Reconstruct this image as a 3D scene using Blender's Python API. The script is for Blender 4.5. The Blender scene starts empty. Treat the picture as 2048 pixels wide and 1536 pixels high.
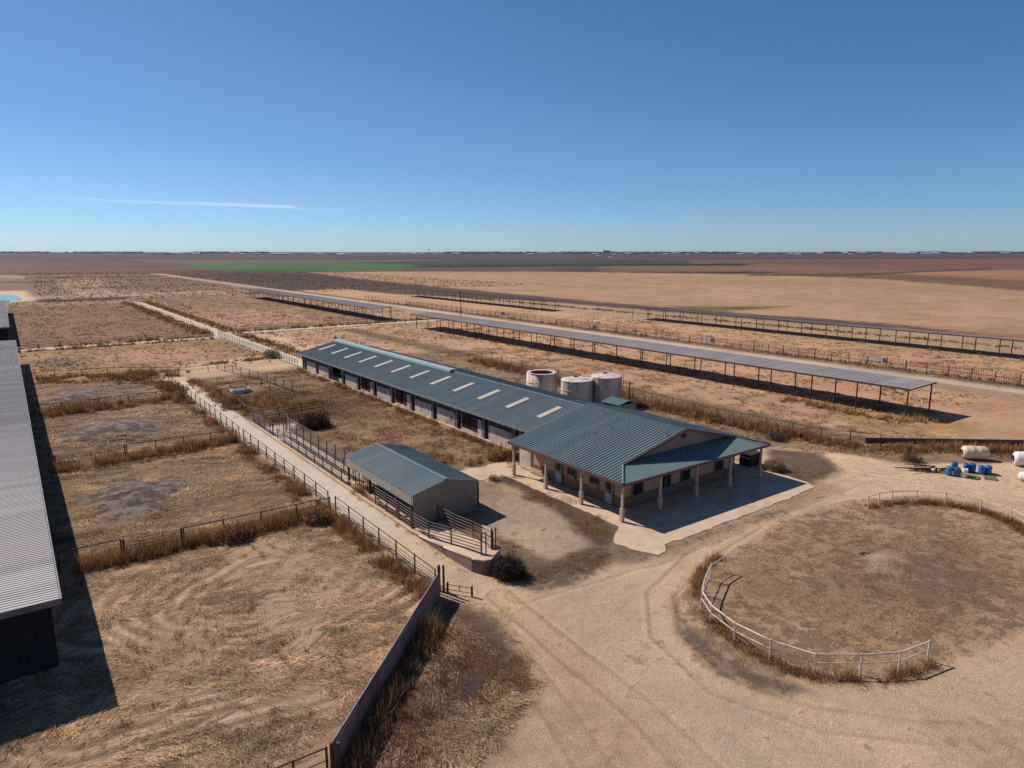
import bpy, math, random
import numpy as np
from mathutils import Vector, Matrix
random.seed(7); RNG = np.random.default_rng(7)
SC = bpy.context.scene; COL = SC.collection

# ---------------------------------------------------------------- camera
FPX, CX, CY, H = 1375.0, 1024.0, 768.0, 22.0          # focal length in photo pixels (2048 wide), camera height
PITCH = math.atan(264 / FPX); YAW = math.atan(1024 / math.hypot(FPX, 264))
cd = bpy.data.cameras.new('camera'); cam = bpy.data.objects.new('camera', cd); COL.objects.link(cam)
cam.location = (0, 0, H); cam.rotation_euler = (math.pi / 2 - PITCH, 0, -YAW)
cd.sensor_fit = 'HORIZONTAL'; cd.angle = 2 * math.atan(1024 / FPX); cd.clip_start = .5; cd.clip_end = 60000
SC.camera = cam
# ---------------------------------------------------------------- light
SUN_EL, SUN_AZ = math.radians(43), math.radians(-20.5)   # azimuth from +Y, clockwise positive
w = bpy.data.worlds.new('World'); SC.world = w; w.use_nodes = True
nt = w.node_tree; bg = nt.nodes['Background']; sky = nt.nodes.new('ShaderNodeTexSky')
sky.sky_type = 'NISHITA'; sky.sun_disc = False; sky.sun_elevation = SUN_EL; sky.sun_rotation = SUN_AZ
sky.altitude = 1200; sky.air_density = .85; sky.dust_density = .45; sky.ozone_density = 3.5
tm = nt.nodes.new('ShaderNodeMix'); tm.data_type = 'RGBA'; tm.blend_type = 'MULTIPLY'; tm.inputs[0].default_value = 1; tm.inputs[7].default_value = (.77, .975, 1.19, 1)
nt.links.new(sky.outputs[0], tm.inputs[6]); nt.links.new(tm.outputs[2], bg.inputs[0]); bg.inputs[1].default_value = .08
sl = bpy.data.lights.new('sun', 'SUN'); so = bpy.data.objects.new('sun', sl); COL.objects.link(so)
sl.energy = 5.0; sl.angle = math.radians(.53); sl.color = (1, .95, .89)
tosun = Vector((math.sin(SUN_AZ) * math.cos(SUN_EL), math.cos(SUN_AZ) * math.cos(SUN_EL), math.sin(SUN_EL)))
so.rotation_euler = (-tosun).to_track_quat('-Z', 'Y').to_euler()
so.location = (0, 0, 60)
SC.view_settings.view_transform = 'Standard'; SC.view_settings.look = 'None'
SC.view_settings.exposure = 0.0; SC.view_settings.gamma = 1
SC.cycles.use_denoising = False; SC.cycles.sample_clamp_indirect = 1.5; SC.cycles.caustics_reflective = False; SC.cycles.caustics_refractive = False; SC.cycles.volume_bounces = 0; SC.cycles.max_bounces = 6

# ---------------------------------------------------------------- survey: photo pixel -> place on the plane z
_F = (math.sin(YAW) * math.cos(PITCH), math.cos(YAW) * math.cos(PITCH), -math.sin(PITCH))
_R = (math.cos(YAW), -math.sin(YAW), 0)
_U = (math.sin(YAW) * math.sin(PITCH), math.cos(YAW) * math.sin(PITCH), math.cos(PITCH))
def at(x, y, z=0.0):
    a = (x - CX) / FPX; b = -(y - CY) / FPX
    d = [_F[i] + a * _R[i] + b * _U[i] for i in range(3)]
    t = (z - H) / d[2]
    return (d[0] * t, d[1] * t)

# ---------------------------------------------------------------- materials
def lin(r, g, b): return tuple(((c / 255) / 12.92 if c <= 10 else ((c / 255 + .055) / 1.055) ** 2.4) for c in (r, g, b))
def newmat(name):
    m = bpy.data.materials.new(name); m.use_nodes = True
    return m, m.node_tree.nodes, m.node_tree.links, m.node_tree.nodes['Principled BSDF']
def mat(name, c1, c2=None, scale=2.0, rough=.8, metal=0.0, bump=.0, bscale=30., spec=.5, stretch=(1, 1, 1), lo=.35, hi=.65, c3=None, s3=.4, panel=0, pv=.12):
    """painted / weathered surface: two colours mixed by noise, optional third large stain colour, optional bump"""
    m, N, L, P = newmat(name)
    P.inputs['Roughness'].default_value = rough; P.inputs['Metallic'].default_value = metal
    P.inputs['Specular IOR Level'].default_value = spec
    tc = N.new('ShaderNodeTexCoord'); mp = N.new('ShaderNodeMapping'); mp.inputs['Scale'].default_value = stretch
    L.new(tc.outputs['Object'], mp.inputs[0])
    c2 = c2 or tuple(x * .75 for x in c1)
    nz = N.new('ShaderNodeTexNoise'); nz.inputs['Scale'].default_value = scale; nz.inputs['Detail'].default_value = 6; nz.inputs['Roughness'].default_value = .65
    L.new(mp.outputs[0], nz.inputs[0])
    r = N.new('ShaderNodeMapRange'); r.inputs[1].default_value = lo; r.inputs[2].default_value = hi; L.new(nz.outputs[0], r.inputs[0])
    mx = N.new('ShaderNodeMix'); mx.data_type = 'RGBA'; mx.inputs[6].default_value = (*c1, 1); mx.inputs[7].default_value = (*c2, 1)
    L.new(r.outputs[0], mx.inputs[0]); out = mx.outputs[2]
    if c3:
        n3 = N.new('ShaderNodeTexNoise'); n3.inputs['Scale'].default_value = s3; n3.inputs['Detail'].default_value = 8; n3.inputs['Roughness'].default_value = .7
        L.new(mp.outputs[0], n3.inputs[0])
        r3 = N.new('ShaderNodeMapRange'); r3.inputs[1].default_value = .5; r3.inputs[2].default_value = .68; L.new(n3.outputs[0], r3.inputs[0])
        m3 = N.new('ShaderNodeMix'); m3.data_type = 'RGBA'; m3.inputs[7].default_value = (*c3, 1); L.new(out, m3.inputs[6]); L.new(r3.outputs[0], m3.inputs[0]); out = m3.outputs[2]
    if panel:
        sx = N.new('ShaderNodeSeparateXYZ'); L.new(tc.outputs['Object'], sx.inputs[0]); dv = N.new('ShaderNodeMath'); dv.operation = 'DIVIDE'; dv.inputs[1].default_value = panel; L.new(sx.outputs[1], dv.inputs[0])
        fl_ = N.new('ShaderNodeMath'); fl_.operation = 'FLOOR'; L.new(dv.outputs[0], fl_.inputs[0]); wn = N.new('ShaderNodeTexWhiteNoise'); wn.noise_dimensions = '1D'; L.new(fl_.outputs[0], wn.inputs['W'])
        pr2 = N.new('ShaderNodeMapRange'); pr2.inputs[3].default_value = 1 - pv; pr2.inputs[4].default_value = 1 + pv; L.new(wn.outputs[0], pr2.inputs[0]); sc_ = N.new('ShaderNodeVectorMath'); sc_.operation = 'SCALE'; L.new(out, sc_.inputs[0]); L.new(pr2.outputs[0], sc_.inputs['Scale']); out = sc_.outputs[0]
    L.new(out, P.inputs['Base Color'])
    if bump:
        nb = N.new('ShaderNodeTexNoise'); nb.inputs['Scale'].default_value = bscale; nb.inputs['Detail'].default_value = 5
        L.new(mp.outputs[0], nb.inputs[0]); bp = N.new('ShaderNodeBump'); bp.inputs['Strength'].default_value = bump; bp.inputs['Distance'].default_value = .05
        L.new(nb.outputs[0], bp.inputs['Height']); L.new(bp.outputs[0], P.inputs['Normal'])
    return m
M = {}
M['green_roof'] = mat('green_metal_roof', lin(100, 114, 116), lin(86, 100, 104), .5, .5, .0, c3=lin(104, 112, 116), spec=.35, stretch=(.25, 1, 1), panel=1.2, pv=.1)
M['green_trim'] = mat('green_trim', lin(104, 124, 120), lin(94, 114, 112), 2, .5, spec=.3)
M['barn_roof'] = mat('slate_barn_roof', lin(96, 108, 112), lin(84, 104, 102), .25, .5, c3=lin(104, 108, 118), s3=.12, spec=.35, stretch=(.2, 1, 1), panel=1.2, pv=.1)
M['vent_teal'] = mat('ridge_vent_teal', lin(158, 172, 168), lin(142, 158, 155), 1, .4)
M['silver'] = mat('galvanised_roof', lin(192, 182, 174), lin(176, 168, 162), .3, .7, .0, spec=.2, c3=lin(176, 164, 156), s3=.1, stretch=(.2, 1, 1), panel=1.2, pv=.1)
M['silver_trim'] = mat('galvanised_trim', lin(120, 116, 116), lin(95, 92, 92), 1, .5, .3)
M['canopy_roof'] = mat('canopy_sheet', lin(150, 142, 136), lin(136, 130, 126), .2, .65, .0, c3=lin(130, 126, 122), s3=.08, spec=.25, panel=1.2, pv=.1)
M['skylight'] = mat('fibreglass_skylight', lin(196, 184, 164), lin(176, 160, 136), .8, .45)
M['tan_siding'] = mat('tan_siding', lin(152, 130, 110), lin(140, 120, 102), 1.5, .6, c3=lin(132, 112, 96))
M['shed_front'] = mat('shed_siding', lin(222, 214, 196), lin(208, 200, 182), 1.5, .5)
M['stucco'] = mat('tan_stucco', lin(190, 154, 120), lin(174, 140, 110), 1.2, .9, bump=.15, bscale=60)
M['wainscot'] = mat('reddish_brick_base', lin(140, 104, 82), lin(120, 90, 72), 6, .9, bump=.3, bscale=20)
M['cladding'] = mat('gable_cladding', lin(156, 130, 110), lin(142, 118, 100), 1, .7)
M['stone'] = mat('porch_stone', lin(205, 180, 158), lin(180, 155, 135), 5, .9, bump=.2)
M['fascia'] = mat('fascia_brown', lin(110, 70, 66), lin(90, 60, 56), 2, .6)
M['dark'] = mat('painted_shade_and_lid', lin(38, 34, 32), lin(26, 24, 24), 1, .9)  # near-black colour painted for shade inside the barns; also a box lid
M['glass'] = mat('window_glass', lin(20, 24, 28), lin(30, 34, 38), 1, .08, spec=.8)
M['frame'] = mat('window_frame', lin(120, 110, 96), lin(100, 92, 80), 2, .6)
M['door_blue'] = mat('pale_blue_door', lin(150, 176, 190), lin(135, 160, 176), 2, .5)
M['block'] = mat('concrete_block', lin(216, 200, 180), lin(192, 176, 158), 1.2, .9, bump=.2, c3=lin(120, 114, 110), s3=.5)
M['column'] = mat('steel_column', lin(150, 150, 150), lin(110, 108, 108), 2, .5)
M['black_steel'] = mat('black_opening_steel', lin(34, 32, 34), lin(24, 22, 24), 2, .7)  # black for steel parts, and painted shade in the barn wall openings
M['maroon'] = mat('maroon_curtain', lin(96, 34, 40), lin(58, 22, 26), 1.4, .7, stretch=(1, 3, .5))
M['yellow_band'] = mat('painted_yellow_light', lin(150, 128, 60), lin(120, 110, 84), .6, .8)  # yellow stands for the lit openings above the panels
M['white_gate'] = mat('white_panel', lin(205, 205, 205), lin(180, 180, 180), 2, .6)
M['rust'] = mat('rusty_pipe', lin(84, 56, 46), lin(56, 40, 36), 6, .75, c3=lin(100, 60, 44), s3=3)
M['rust_dark'] = mat('dark_rusty_pipe', lin(92, 60, 52), lin(60, 42, 40), 6, .7)
M['whitepipe'] = mat('white_painted_pipe', lin(228, 212, 194), lin(208, 184, 166), 3, .5, c3=lin(160, 110, 88), s3=2)
M['steelpost'] = mat('canopy_post_steel', lin(74, 52, 46), lin(54, 40, 38), 3, .7)
M['concrete'] = mat('concrete_slab', lin(204, 176, 146), lin(186, 158, 130), .8, .92, bump=.15, c3=lin(168, 140, 112), s3=.35)
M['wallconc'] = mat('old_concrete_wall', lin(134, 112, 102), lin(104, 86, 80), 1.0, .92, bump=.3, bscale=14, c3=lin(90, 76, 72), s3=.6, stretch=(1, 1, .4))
M['tankconc'] = mat('tank_shell', lin(222, 206, 184), lin(202, 186, 164), 1.2, .8, stretch=(1, 1, .2), c3=lin(158, 122, 92), s3=.9, spec=.3)
M['tankrust'] = mat('tank_rusty_inside', lin(170, 112, 84), lin(140, 90, 66), 2, .8)
M['tanktop'] = mat('tank_lid', lin(215, 205, 198), lin(195, 185, 175), 1.5, .6, c3=lin(150, 125, 100), s3=.8)
M['poly'] = mat('cream_poly', lin(222, 200, 160), lin(205, 184, 144), 1.5, .45)
M['polywhite'] = mat('white_poly', lin(228, 222, 216), lin(210, 204, 198), 1.5, .45)
M['blue'] = mat('blue_plastic', lin(24, 92, 160), lin(20, 74, 132), 3, .4)
M['lightblue'] = mat('light_blue_plastic', lin(40, 120, 190), lin(34, 100, 165), 3, .4)
M['teal'] = mat('teal_plastic', lin(40, 96, 130), lin(30, 80, 110), 3, .4)
M['pallet'] = mat('weathered_pallet_wood', lin(150, 140, 84), lin(120, 106, 70), 4, .9)
M['junk'] = mat('dark_scrap_iron', lin(52, 42, 42), lin(36, 30, 30), 5, .8)
M['troughconc'] = mat('trough_concrete', lin(200, 190, 180), lin(175, 165, 155), 2, .9)
M['farwhite'] = mat('far_white_metal', lin(225, 225, 228), lin(205, 205, 210), .02, .6)
M['fargrey'] = mat('far_grey_wall', lin(120, 118, 128), lin(105, 102, 112), .02, .8)
M['fartan'] = mat('far_tan_wall', lin(165, 150, 140), lin(150, 135, 125), .02, .8)
M['fartree'] = mat('far_tree_green', lin(62, 58, 54), lin(48, 48, 44), .05, .95)
def water_mat():
    m, N, L, P = newmat('still_water'); P.inputs['Base Color'].default_value = (*lin(66, 80, 76), 1); P.inputs['Roughness'].default_value = .12
    nz = N.new('ShaderNodeTexNoise'); nz.inputs['Scale'].default_value = 1.5; bp = N.new('ShaderNodeBump'); bp.inputs['Strength'].default_value = .08
    L.new(nz.outputs[0], bp.inputs['Height']); L.new(bp.outputs[0], P.inputs['Normal']); return m
M['water'] = water_mat()
M['murky'] = mat('murky_trough_water', lin(92, 98, 84), lin(80, 86, 74), 3, .45)
def blade_mat():
    m, N, L, P = newmat('dry_stems'); at_ = N.new('ShaderNodeAttribute'); at_.attribute_name = 'tint'
    L.new(at_.outputs['Color'], P.inputs['Base Color']); P.inputs['Roughness'].default_value = .85; P.inputs['Specular IOR Level'].default_value = .2
    tr = N.new('ShaderNodeBsdfTranslucent'); L.new(at_.outputs['Color'], tr.inputs[0]); mx = N.new('ShaderNodeMixShader'); mx.inputs[0].default_value = .25
    L.new(P.outputs[0], mx.inputs[1]); L.new(tr.outputs[0], mx.inputs[2]); L.new(mx.outputs[0], N['Material Output'].inputs[0]); return m
M['blade'] = blade_mat()

# ---------------------------------------------------------------- object helpers
def tag(o, label=None, cat=None, group=None, kind=None):
    if label: o['label'] = label
    if cat: o['category'] = cat
    if group: o['group'] = group
    if kind: o['kind'] = kind
    return o
def thing(name, label, cat, loc=(0, 0, 0), group=None):
    o = bpy.data.objects.new(name, None); COL.objects.link(o); o.location = loc; o.empty_display_size = .3
    return tag(o, label, cat, group)
class MB:
    def __init__(s): s.v = []; s.f = []
    def quad(s, *p):
        n = len(s.v); s.v += [tuple(q) for q in p]; s.f.append(tuple(range(n, n + len(p)))); return s
    def box(s, x0, x1, y0, y1, z0, z1):
        n = len(s.v); s.v += [(x, y, z) for z in (z0, z1) for x, y in ((x0, y0), (x1, y0), (x1, y1), (x0, y1))]
        s.f += [tuple(n + i for i in q) for q in ((3, 2, 1, 0), (4, 5, 6, 7), (0, 1, 5, 4), (1, 2, 6, 5), (2, 3, 7, 6), (3, 0, 4, 7))]; return s
    def tube(s, a, b, r, seg=6, r2=None, caps=True):
        a = Vector(a); b = Vector(b); d = (b - a).normalized(); u = d.orthogonal().normalized(); w_ = d.cross(u); r2 = r if r2 is None else r2
        n = len(s.v)
        for p, rr in ((a, r), (b, r2)):
            for k in range(seg):
                t = 2 * math.pi * k / seg; s.v.append(tuple(p + u * math.cos(t) * rr + w_ * math.sin(t) * rr))
        for k in range(seg): s.f.append((n + k, n + (k + 1) % seg, n + seg + (k + 1) % seg, n + seg + k))
        if caps: s.f.append(tuple(n + k for k in range(seg))[::-1]); s.f.append(tuple(n + seg + k for k in range(seg)))
        return s
    def lathe(s, prof, seg=24, c=(0, 0, 0)):
        n = len(s.v)
        for r, z in prof:
            for k in range(seg):
                t = 2 * math.pi * k / seg; s.v.append((c[0] + r * math.cos(t), c[1] + r * math.sin(t), c[2] + z))
        for i in range(len(prof) - 1):
            for k in range(seg):
                k2 = (k + 1) % seg; s.f.append((n + i * seg + k, n + i * seg + k2, n + (i + 1) * seg + k2, n + (i + 1) * seg + k))
        return s
    def prism(s, poly, z0, z1):
        n = len(s.v); k = len(poly); s.v += [(p[0], p[1], z0) for p in poly] + [(p[0], p[1], z1) for p in poly]
        s.f.append(tuple(range(n, n + k))[::-1]); s.f.append(tuple(range(n + k, n + 2 * k)))
        for i in range(k): j = (i + 1) % k; s.f.append((n + i, n + j, n + k + j, n + k + i))
        return s
    def build(s, name, m, parent=None, smooth=False):
        me = bpy.data.meshes.new(name)
        off = Vector((0, 0, 0))
        if parent is not None:
            off = parent.matrix_basis.translation.copy(); q = parent.parent
            while q is not None: off += q.matrix_basis.translation; q = q.parent
        me.from_pydata([(x - off.x, y - off.y, z - off.z) for x, y, z in s.v], [], s.f); me.update()
        if smooth: me.polygons.foreach_set('use_smooth', [True] * len(me.polygons))
        me.materials.append(m); o = bpy.data.objects.new(name, me); COL.objects.link(o); o.parent = parent
        return o
def copy_tree(o, parent=None):
    c = o.copy(); COL.objects.link(c); c.parent = parent
    for ch in list(o.children): copy_tree(ch, c)
    return c

# ---------------------------------------------------------------- noise
def vnoise(x, y, sc, seed):
    r = np.random.default_rng(seed); T = r.random((256, 256)); x = x / sc + 1000; y = y / sc + 1000
    xi = np.floor(x).astype(np.int64); yi = np.floor(y).astype(np.int64); fx = x - xi; fy = y - yi
    fx = fx * fx * (3 - 2 * fx); fy = fy * fy * (3 - 2 * fy); a = xi & 255; b = yi & 255; a1 = (a + 1) & 255; b1 = (b + 1) & 255
    return (T[a, b] * (1 - fx) + T[a1, b] * fx) * (1 - fy) + (T[a, b1] * (1 - fx) + T[a1, b1] * fx) * fy
def fbm(x, y, sc, seed, octv=4):
    s = 0; A = 1; t = 0
    for k in range(octv): s = s + A * vnoise(x, y, sc / 2 ** k, seed + k); t += A; A *= .55
    return s / t
def sdf(px, py, poly):
    P = np.array(poly, float); Q = np.roll(P, -1, axis=0); d = np.full(px.shape, 1e18); ins = np.zeros(px.shape, bool)
    for (x0, y0), (x1, y1) in zip(P, Q):
        ex, ey = x1 - x0, y1 - y0; wx, wy = px - x0, py - y0
        t = np.clip((wx * ex + wy * ey) / (ex * ex + ey * ey + 1e-12), 0, 1); d = np.minimum(d, (wx - t * ex) ** 2 + (wy - t * ey) ** 2)
        if y0 != y1:
            c = ((y0 > py) != (y1 > py)) & (px < x0 + (py - y0) * ex / ey); ins ^= c
    d = np.sqrt(d); return np.where(ins, d, -d)

# ================================================================ GROUND
def axis(lo, hi, step, far, g):
    a = list(np.arange(lo, hi, step)); v = hi; s = step
    up = []
    while v < far: up.append(v); s = s * (1 + g); v += s
    return a + up + [far]
xs = [*np.arange(-3, 8, .27), *np.arange(8, 52, .15)] + axis(52, 72, .27, 26000, .028); dn = []; v = -3; s = .5
while v > -26000: s *= 1.13; v -= s; dn.append(v)
xs = np.array(dn[::-1] + xs)
ys = [*np.arange(11, 38, .15)] + axis(38, 72, .27, 26000, .028); dn = []; v = 11; s = .5
while v > -2000: s *= 1.2; v -= s; dn.append(v)
ys = np.array(dn[::-1] + ys)
GX, GY = np.meshgrid(xs, ys, indexing='ij'); gx = GX.ravel(); gy = GY.ravel()
DIST = np.hypot(gx, gy)
CB = dict(gravel=lin(202, 168, 136), gravel2=lin(186, 154, 124), soil=lin(196, 150, 112), orange=lin(200, 138, 98), tan=lin(188, 154, 118),
          conc=lin(206, 188, 162), lane=lin(200, 182, 158), manure=lin(150, 132, 118), brown=lin(120, 92, 72))
CV = dict(straw=lin(168, 136, 98), dry=lin(136, 108, 80), dark=lin(98, 78, 62), golden=lin(176, 134, 84), grey=lin(128, 112, 98), pale=lin(186, 158, 118))
n0 = fbm(gx, gy, 9, 11); n1 = fbm(gx, gy, 2.5, 21); n2 = fbm(gx, gy, 40, 31)
bare = np.tile(np.array(CB['tan']), (gx.size, 1)); veg = np.tile(np.array(CV['dry']), (gx.size, 1)); cover = np.full(gx.size, .5); streak = np.zeros(gx.size)
zone = np.zeros(gx.size, int)
def P(*pts): return [at(*p) for p in pts]
def R(x0, x1, y0, y1): return [(x0, y0), (x1, y0), (x1, y1), (x0, y1)]
def zonefill(poly, b=None, v=None, c=None, soft=1.0, amp=2.0, zid=None, sk=None, rel=0, k=1.0):
    p = np.array(poly); m = (gx > p[:, 0].min() - 8 - rel * 3000) & (gx < p[:, 0].max() + 8 + rel * 3000) & (gy > p[:, 1].min() - 8 - rel * 3000) & (gy < p[:, 1].max() + 8 + rel * 3000)
    if not m.any(): return
    X = gx[m]; Y = gy[m]; d = sdf(X, Y, poly)
    if rel: sf = soft + DIST[m] * rel
    else: sf = soft
    d = d + (n1[m] - .5) * amp + (n0[m] - .5) * amp * 1.2
    wgt = np.clip(d / sf * .5 + .5, 0, 1); wgt = wgt * wgt * (3 - 2 * wgt) * k
    if b is not None: bare[m] = bare[m] * (1 - wgt[:, None]) + np.array(b) * wgt[:, None]
    if v is not None: veg[m] = veg[m] * (1 - wgt[:, None]) + np.array(v) * wgt[:, None]
    if c is not None: cover[m] = cover[m] * (1 - wgt) + c * wgt
    if sk is not None: streak[m] = streak[m] * (1 - wgt) + sk * wgt
    if zid is not None: idx = np.flatnonzero(m); zone[idx[wgt > .5]] = zid
g = 'golden'
# --- far country first
FAR0 = R(-26000, 26000, -2000, 26000)
zonefill(FAR0, lin(104, 80, 72), lin(84, 66, 62), .5, 1, 0)
zonefill(P((-4000, 512), (6000, 512), (6000, 519), (1300, 520), (800, 519), (0, 520), (-4000, 520)), lin(100, 78, 78), lin(86, 68, 70), .5, 30, 0, rel=.004)
zonefill(P((-900, 519), (220, 517), (420, 531), (560, 545), (340, 550), (-900, 552)), lin(128, 88, 70), lin(108, 76, 62), .5, 20, 20, rel=.004)
zonefill(P((-900, 518), (250, 518), (300, 523), (-900, 530)), lin(106, 84, 82), lin(92, 74, 72), .5, 20, 10, rel=.004)
zonefill(P((230, 518), (420, 519), (860, 521), (1000, 524), (700, 525), (380, 529)), lin(136, 112, 92), lin(110, 90, 76), .5, 10, 10, rel=.003)
zonefill(P((1200, 522), (3000, 512), (3000, 640), (2048, 581), (1750, 559), (1500, 550), (1200, 546)), lin(146, 104, 78), lin(118, 86, 66), .5, 10, 20, rel=.004)
zonefill(P((1500, 522), (3000, 512), (3000, 560), (2048, 545), (1700, 538)), lin(138, 96, 74), lin(114, 80, 64), .45, 10, 20, rel=.004)
zonefill(P((1750, 545), (2048, 540), (3000, 560), (3000, 600), (2048, 562)), lin(172, 124, 90), lin(144, 102, 74), .4, 10, 20, rel=.004)
zonefill(P((620, 536), (1000, 531), (1180, 533), (1050, 543), (650, 544)), lin(124, 84, 70), lin(104, 74, 62), .5, 10, 15, rel=.004, zid=5)
zonefill(P((350, 534), (380, 529), (470, 526), (700, 525), (825, 529), (830, 538), (700, 542), (580, 545), (470, 543)), lin(74, 104, 50), lin(62, 92, 42), .5, 4, 4, zid=3, rel=.001)
zonefill(P((700, 525), (830, 522), (1180, 521), (1380, 522), (1380, 531), (1180, 531), (1000, 535), (830, 536), (825, 529)), lin(62, 82, 54), lin(46, 62, 46), .5, 4, 4, zid=3, rel=.002)
zonefill(P((830, 530), (1180, 529), (1500, 527), (1500, 531), (1200, 532), (860, 534)), lin(44, 52, 34), lin(40, 46, 34), .5, 4, 4, rel=.001)
zonefill(P((1440, 523), (1760, 523), (1720, 526), (1400, 527)), lin(104, 110, 70), lin(94, 96, 62), .5, 4, 4, rel=.001)
zonefill(P((620, 545), (760, 543), (1060, 543), (1500, 549), (1760, 558), (2048, 581), (2900, 640), (2900, 790), (2048, 676), (1800, 650), (1200, 604), (800, 566), (700, 556)), lin(192, 150, 110), lin(162, 124, 90), .5, 3, 6, zid=4, rel=.001)
zonefill(P((1540, 655), (2048, 668), (2900, 760), (2048, 682), (1800, 655)), lin(170, 104, 70), lin(140, 96, 66), .45, 3, 4, rel=.004)
zonefill(P((1330, 611), (1420, 613), (1590, 612), (1500, 620), (1400, 622)), lin(96, 96, 46), lin(84, 82, 42), .5, 1, 2, rel=.003, k=.8)
zonefill(P((1490, 549), (1700, 548), (1980, 536), (1980, 538), (1720, 551), (1500, 552)), lin(96, 72, 48), lin(84, 62, 44), .6, 1, 1, rel=.0015, k=.8)
zonefill(P((1500, 543), (1600, 545), (1480, 547), (1200, 544)), lin(60, 44, 30), lin(54, 42, 30), .6, 1, 1, rel=.001, k=.8)
zonefill(P((400, 547), (560, 546), (690, 556), (880, 578), (1100, 596), (1100, 604), (900, 598), (700, 582), (560, 578), (430, 553)), lin(116, 88, 70), lin(84, 66, 54), .6, 3, 10, zid=5, rel=.002)
# --- farmyard land (up to the dark track beyond the pens)
zonefill(P((-200, 552), (340, 549), (520, 582), (760, 586), (1100, 604), (1650, 650), (2048, 678), (3400, 800), (3400, 1700), (-200, 1700)), CB['tan'], CV['dry'], .45, 2, 3, rel=.001)
zonefill(R(-3, 44, 200, 340), lin(172, 124, 96), CV['dry'], .45, 3, 6)
zonefill(P((-200, 556), (240, 556), (350, 560), (480, 580), (-200, 600)), lin(166, 130, 104), lin(124, 96, 76), .5, 3, 6)
zonefill(P((110, 560), (200, 558), (235, 597), (170, 598)), lin(176, 142, 110), CV['straw'], .3, 3, 5)
for (a_, b_, c_, d_, w_) in ((230, 548, 345, 590, .004), (330, 556, 480, 566, .003), (0, 563, 130, 561, .003), (150, 575, 330, 570, .002), (60, 553, 330, 551, .002), (380, 575, 560, 590, .002)):
    zonefill(P((a_, b_), (c_, d_), (c_ + 12, d_ + 3), (a_ + 10, b_ + 3)), lin(112, 86, 68), lin(88, 68, 56), .6, 3, 8, rel=.002, k=.8)
zonefill(P((240, 555), (420, 556), (520, 575), (300, 585)), lin(170, 128, 100), lin(116, 88, 72), .6, 6, 20, k=.7)
zonefill(P((60, 599), (130, 598), (520, 583), (520, 588), (100, 605)), lin(90, 74, 58), lin(72, 58, 48), .7, 2, 3)
zonefill(R(46, 104, 205, 400), lin(176, 134, 104), CV['dry'], .5, 3, 6)
zonefill(R(54, 80, 215, 290), lin(190, 136, 106), CV['dry'], .4, 6, 18)
# left pens
for (x0, x1, y0, y1, bb, vv, cc) in ((-3, 20.6, 5, 54, lin(200, 162, 126), lin(154, 122, 88), .45), (-3, 20.6, 54.5, 83, lin(184, 144, 110), lin(146, 114, 80), .6), (-3, 20.6, 83, 113.5, lin(174, 136, 104), lin(138, 108, 80), .6), (-3, 20.6, 113.5, 140, lin(172, 136, 110), lin(130, 104, 82), .6), (-3, 44, 140, 190, lin(190, 146, 108), lin(158, 120, 76), .5), (-3, 43, 198, 345, lin(182, 132, 100), lin(132, 102, 76), .55)):
    zonefill(R(x0, x1, y0, y1), bb, vv, cc, 1.5, 1.5, sk=1)
zonefill(R(3, 22, 147, 160), lin(160, 124, 84), CV['golden'], .7, 3, 5)
zonefill(R(16, 34, 150, 176), lin(200, 144, 108), CV['golden'], .4, 4, 14)
zonefill(R(3, 12, 158, 172), lin(140, 120, 100), CV['grey'], .6, 3, 6)
for (c, a, b) in (((7.6, 67.5), 4.6, 6.2), ((9.2, 96.5), 5.6, 7.0), ((7.2, 123.5), 4.8, 6.5)):
    ell = [(c[0] + a * math.cos(t), c[1] + b * math.sin(t)) for t in np.linspace(0, 6.28, 20)[:-1]]
    ell2 = [(c[0] + a * 1.35 * math.cos(t), c[1] + b * 1.3 * math.sin(t)) for t in np.linspace(0, 6.28, 20)[:-1]]
    zonefill(ell2, lin(168, 132, 106), CV['dark'], .5, 1.6, 4, sk=.3)
    zonefill(ell, lin(172, 150, 134), lin(92, 76, 66), .56, 1.6, 4, sk=0)
# between lane and barn
zonefill(R(24, 44, 54, 130), lin(178, 142, 108), lin(148, 118, 82), .6, 1.5, 2)
zonefill(R(24.4, 38, 88, 112), lin(120, 88, 66), lin(98, 72, 54), .7, 2, 4)
zonefill(R(26, 46, 132, 150), lin(206, 168, 130), CV['straw'], .2, 3, 5)
zonefill(R(52, 90, 132, 192), lin(212, 172, 132), CV['straw'], .15, 4, 6)
# pens behind the barn: orange soil
zonefill(R(59, 121, 24, 190), lin(198, 150, 112), CV['straw'], .45, 3, 6)
zonefill(R(136, 166, 30, 400), lin(202, 152, 110), CV['straw'], .42, 3, 6)
pr = fbm(gx, gy, 14, 77); mo = (gx > 84) & (gx < 166) & (gy > 20) & (gy < 400)
ww = np.clip((pr - .56) / .08, 0, 1) * mo * .7; ww = ww * .6; bare = bare * (1 - ww[:, None]) + np.array(lin(200, 138, 102)) * ww[:, None]; cover *= 1 - .5 * ww
zonefill(P((1590, 800), (1760, 790), (1950, 850), (1900, 870), (1700, 850)), CB['tan'], CV['golden'], .7, 3, 5)
zonefill(R(60, 76, 36, 135), CB['tan'], lin(140, 110, 78), .6, 2, 4)
zonefill(R(76, 82, 40, 190), CB['tan'], lin(128, 98, 70), .7, 2, 2)
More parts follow.
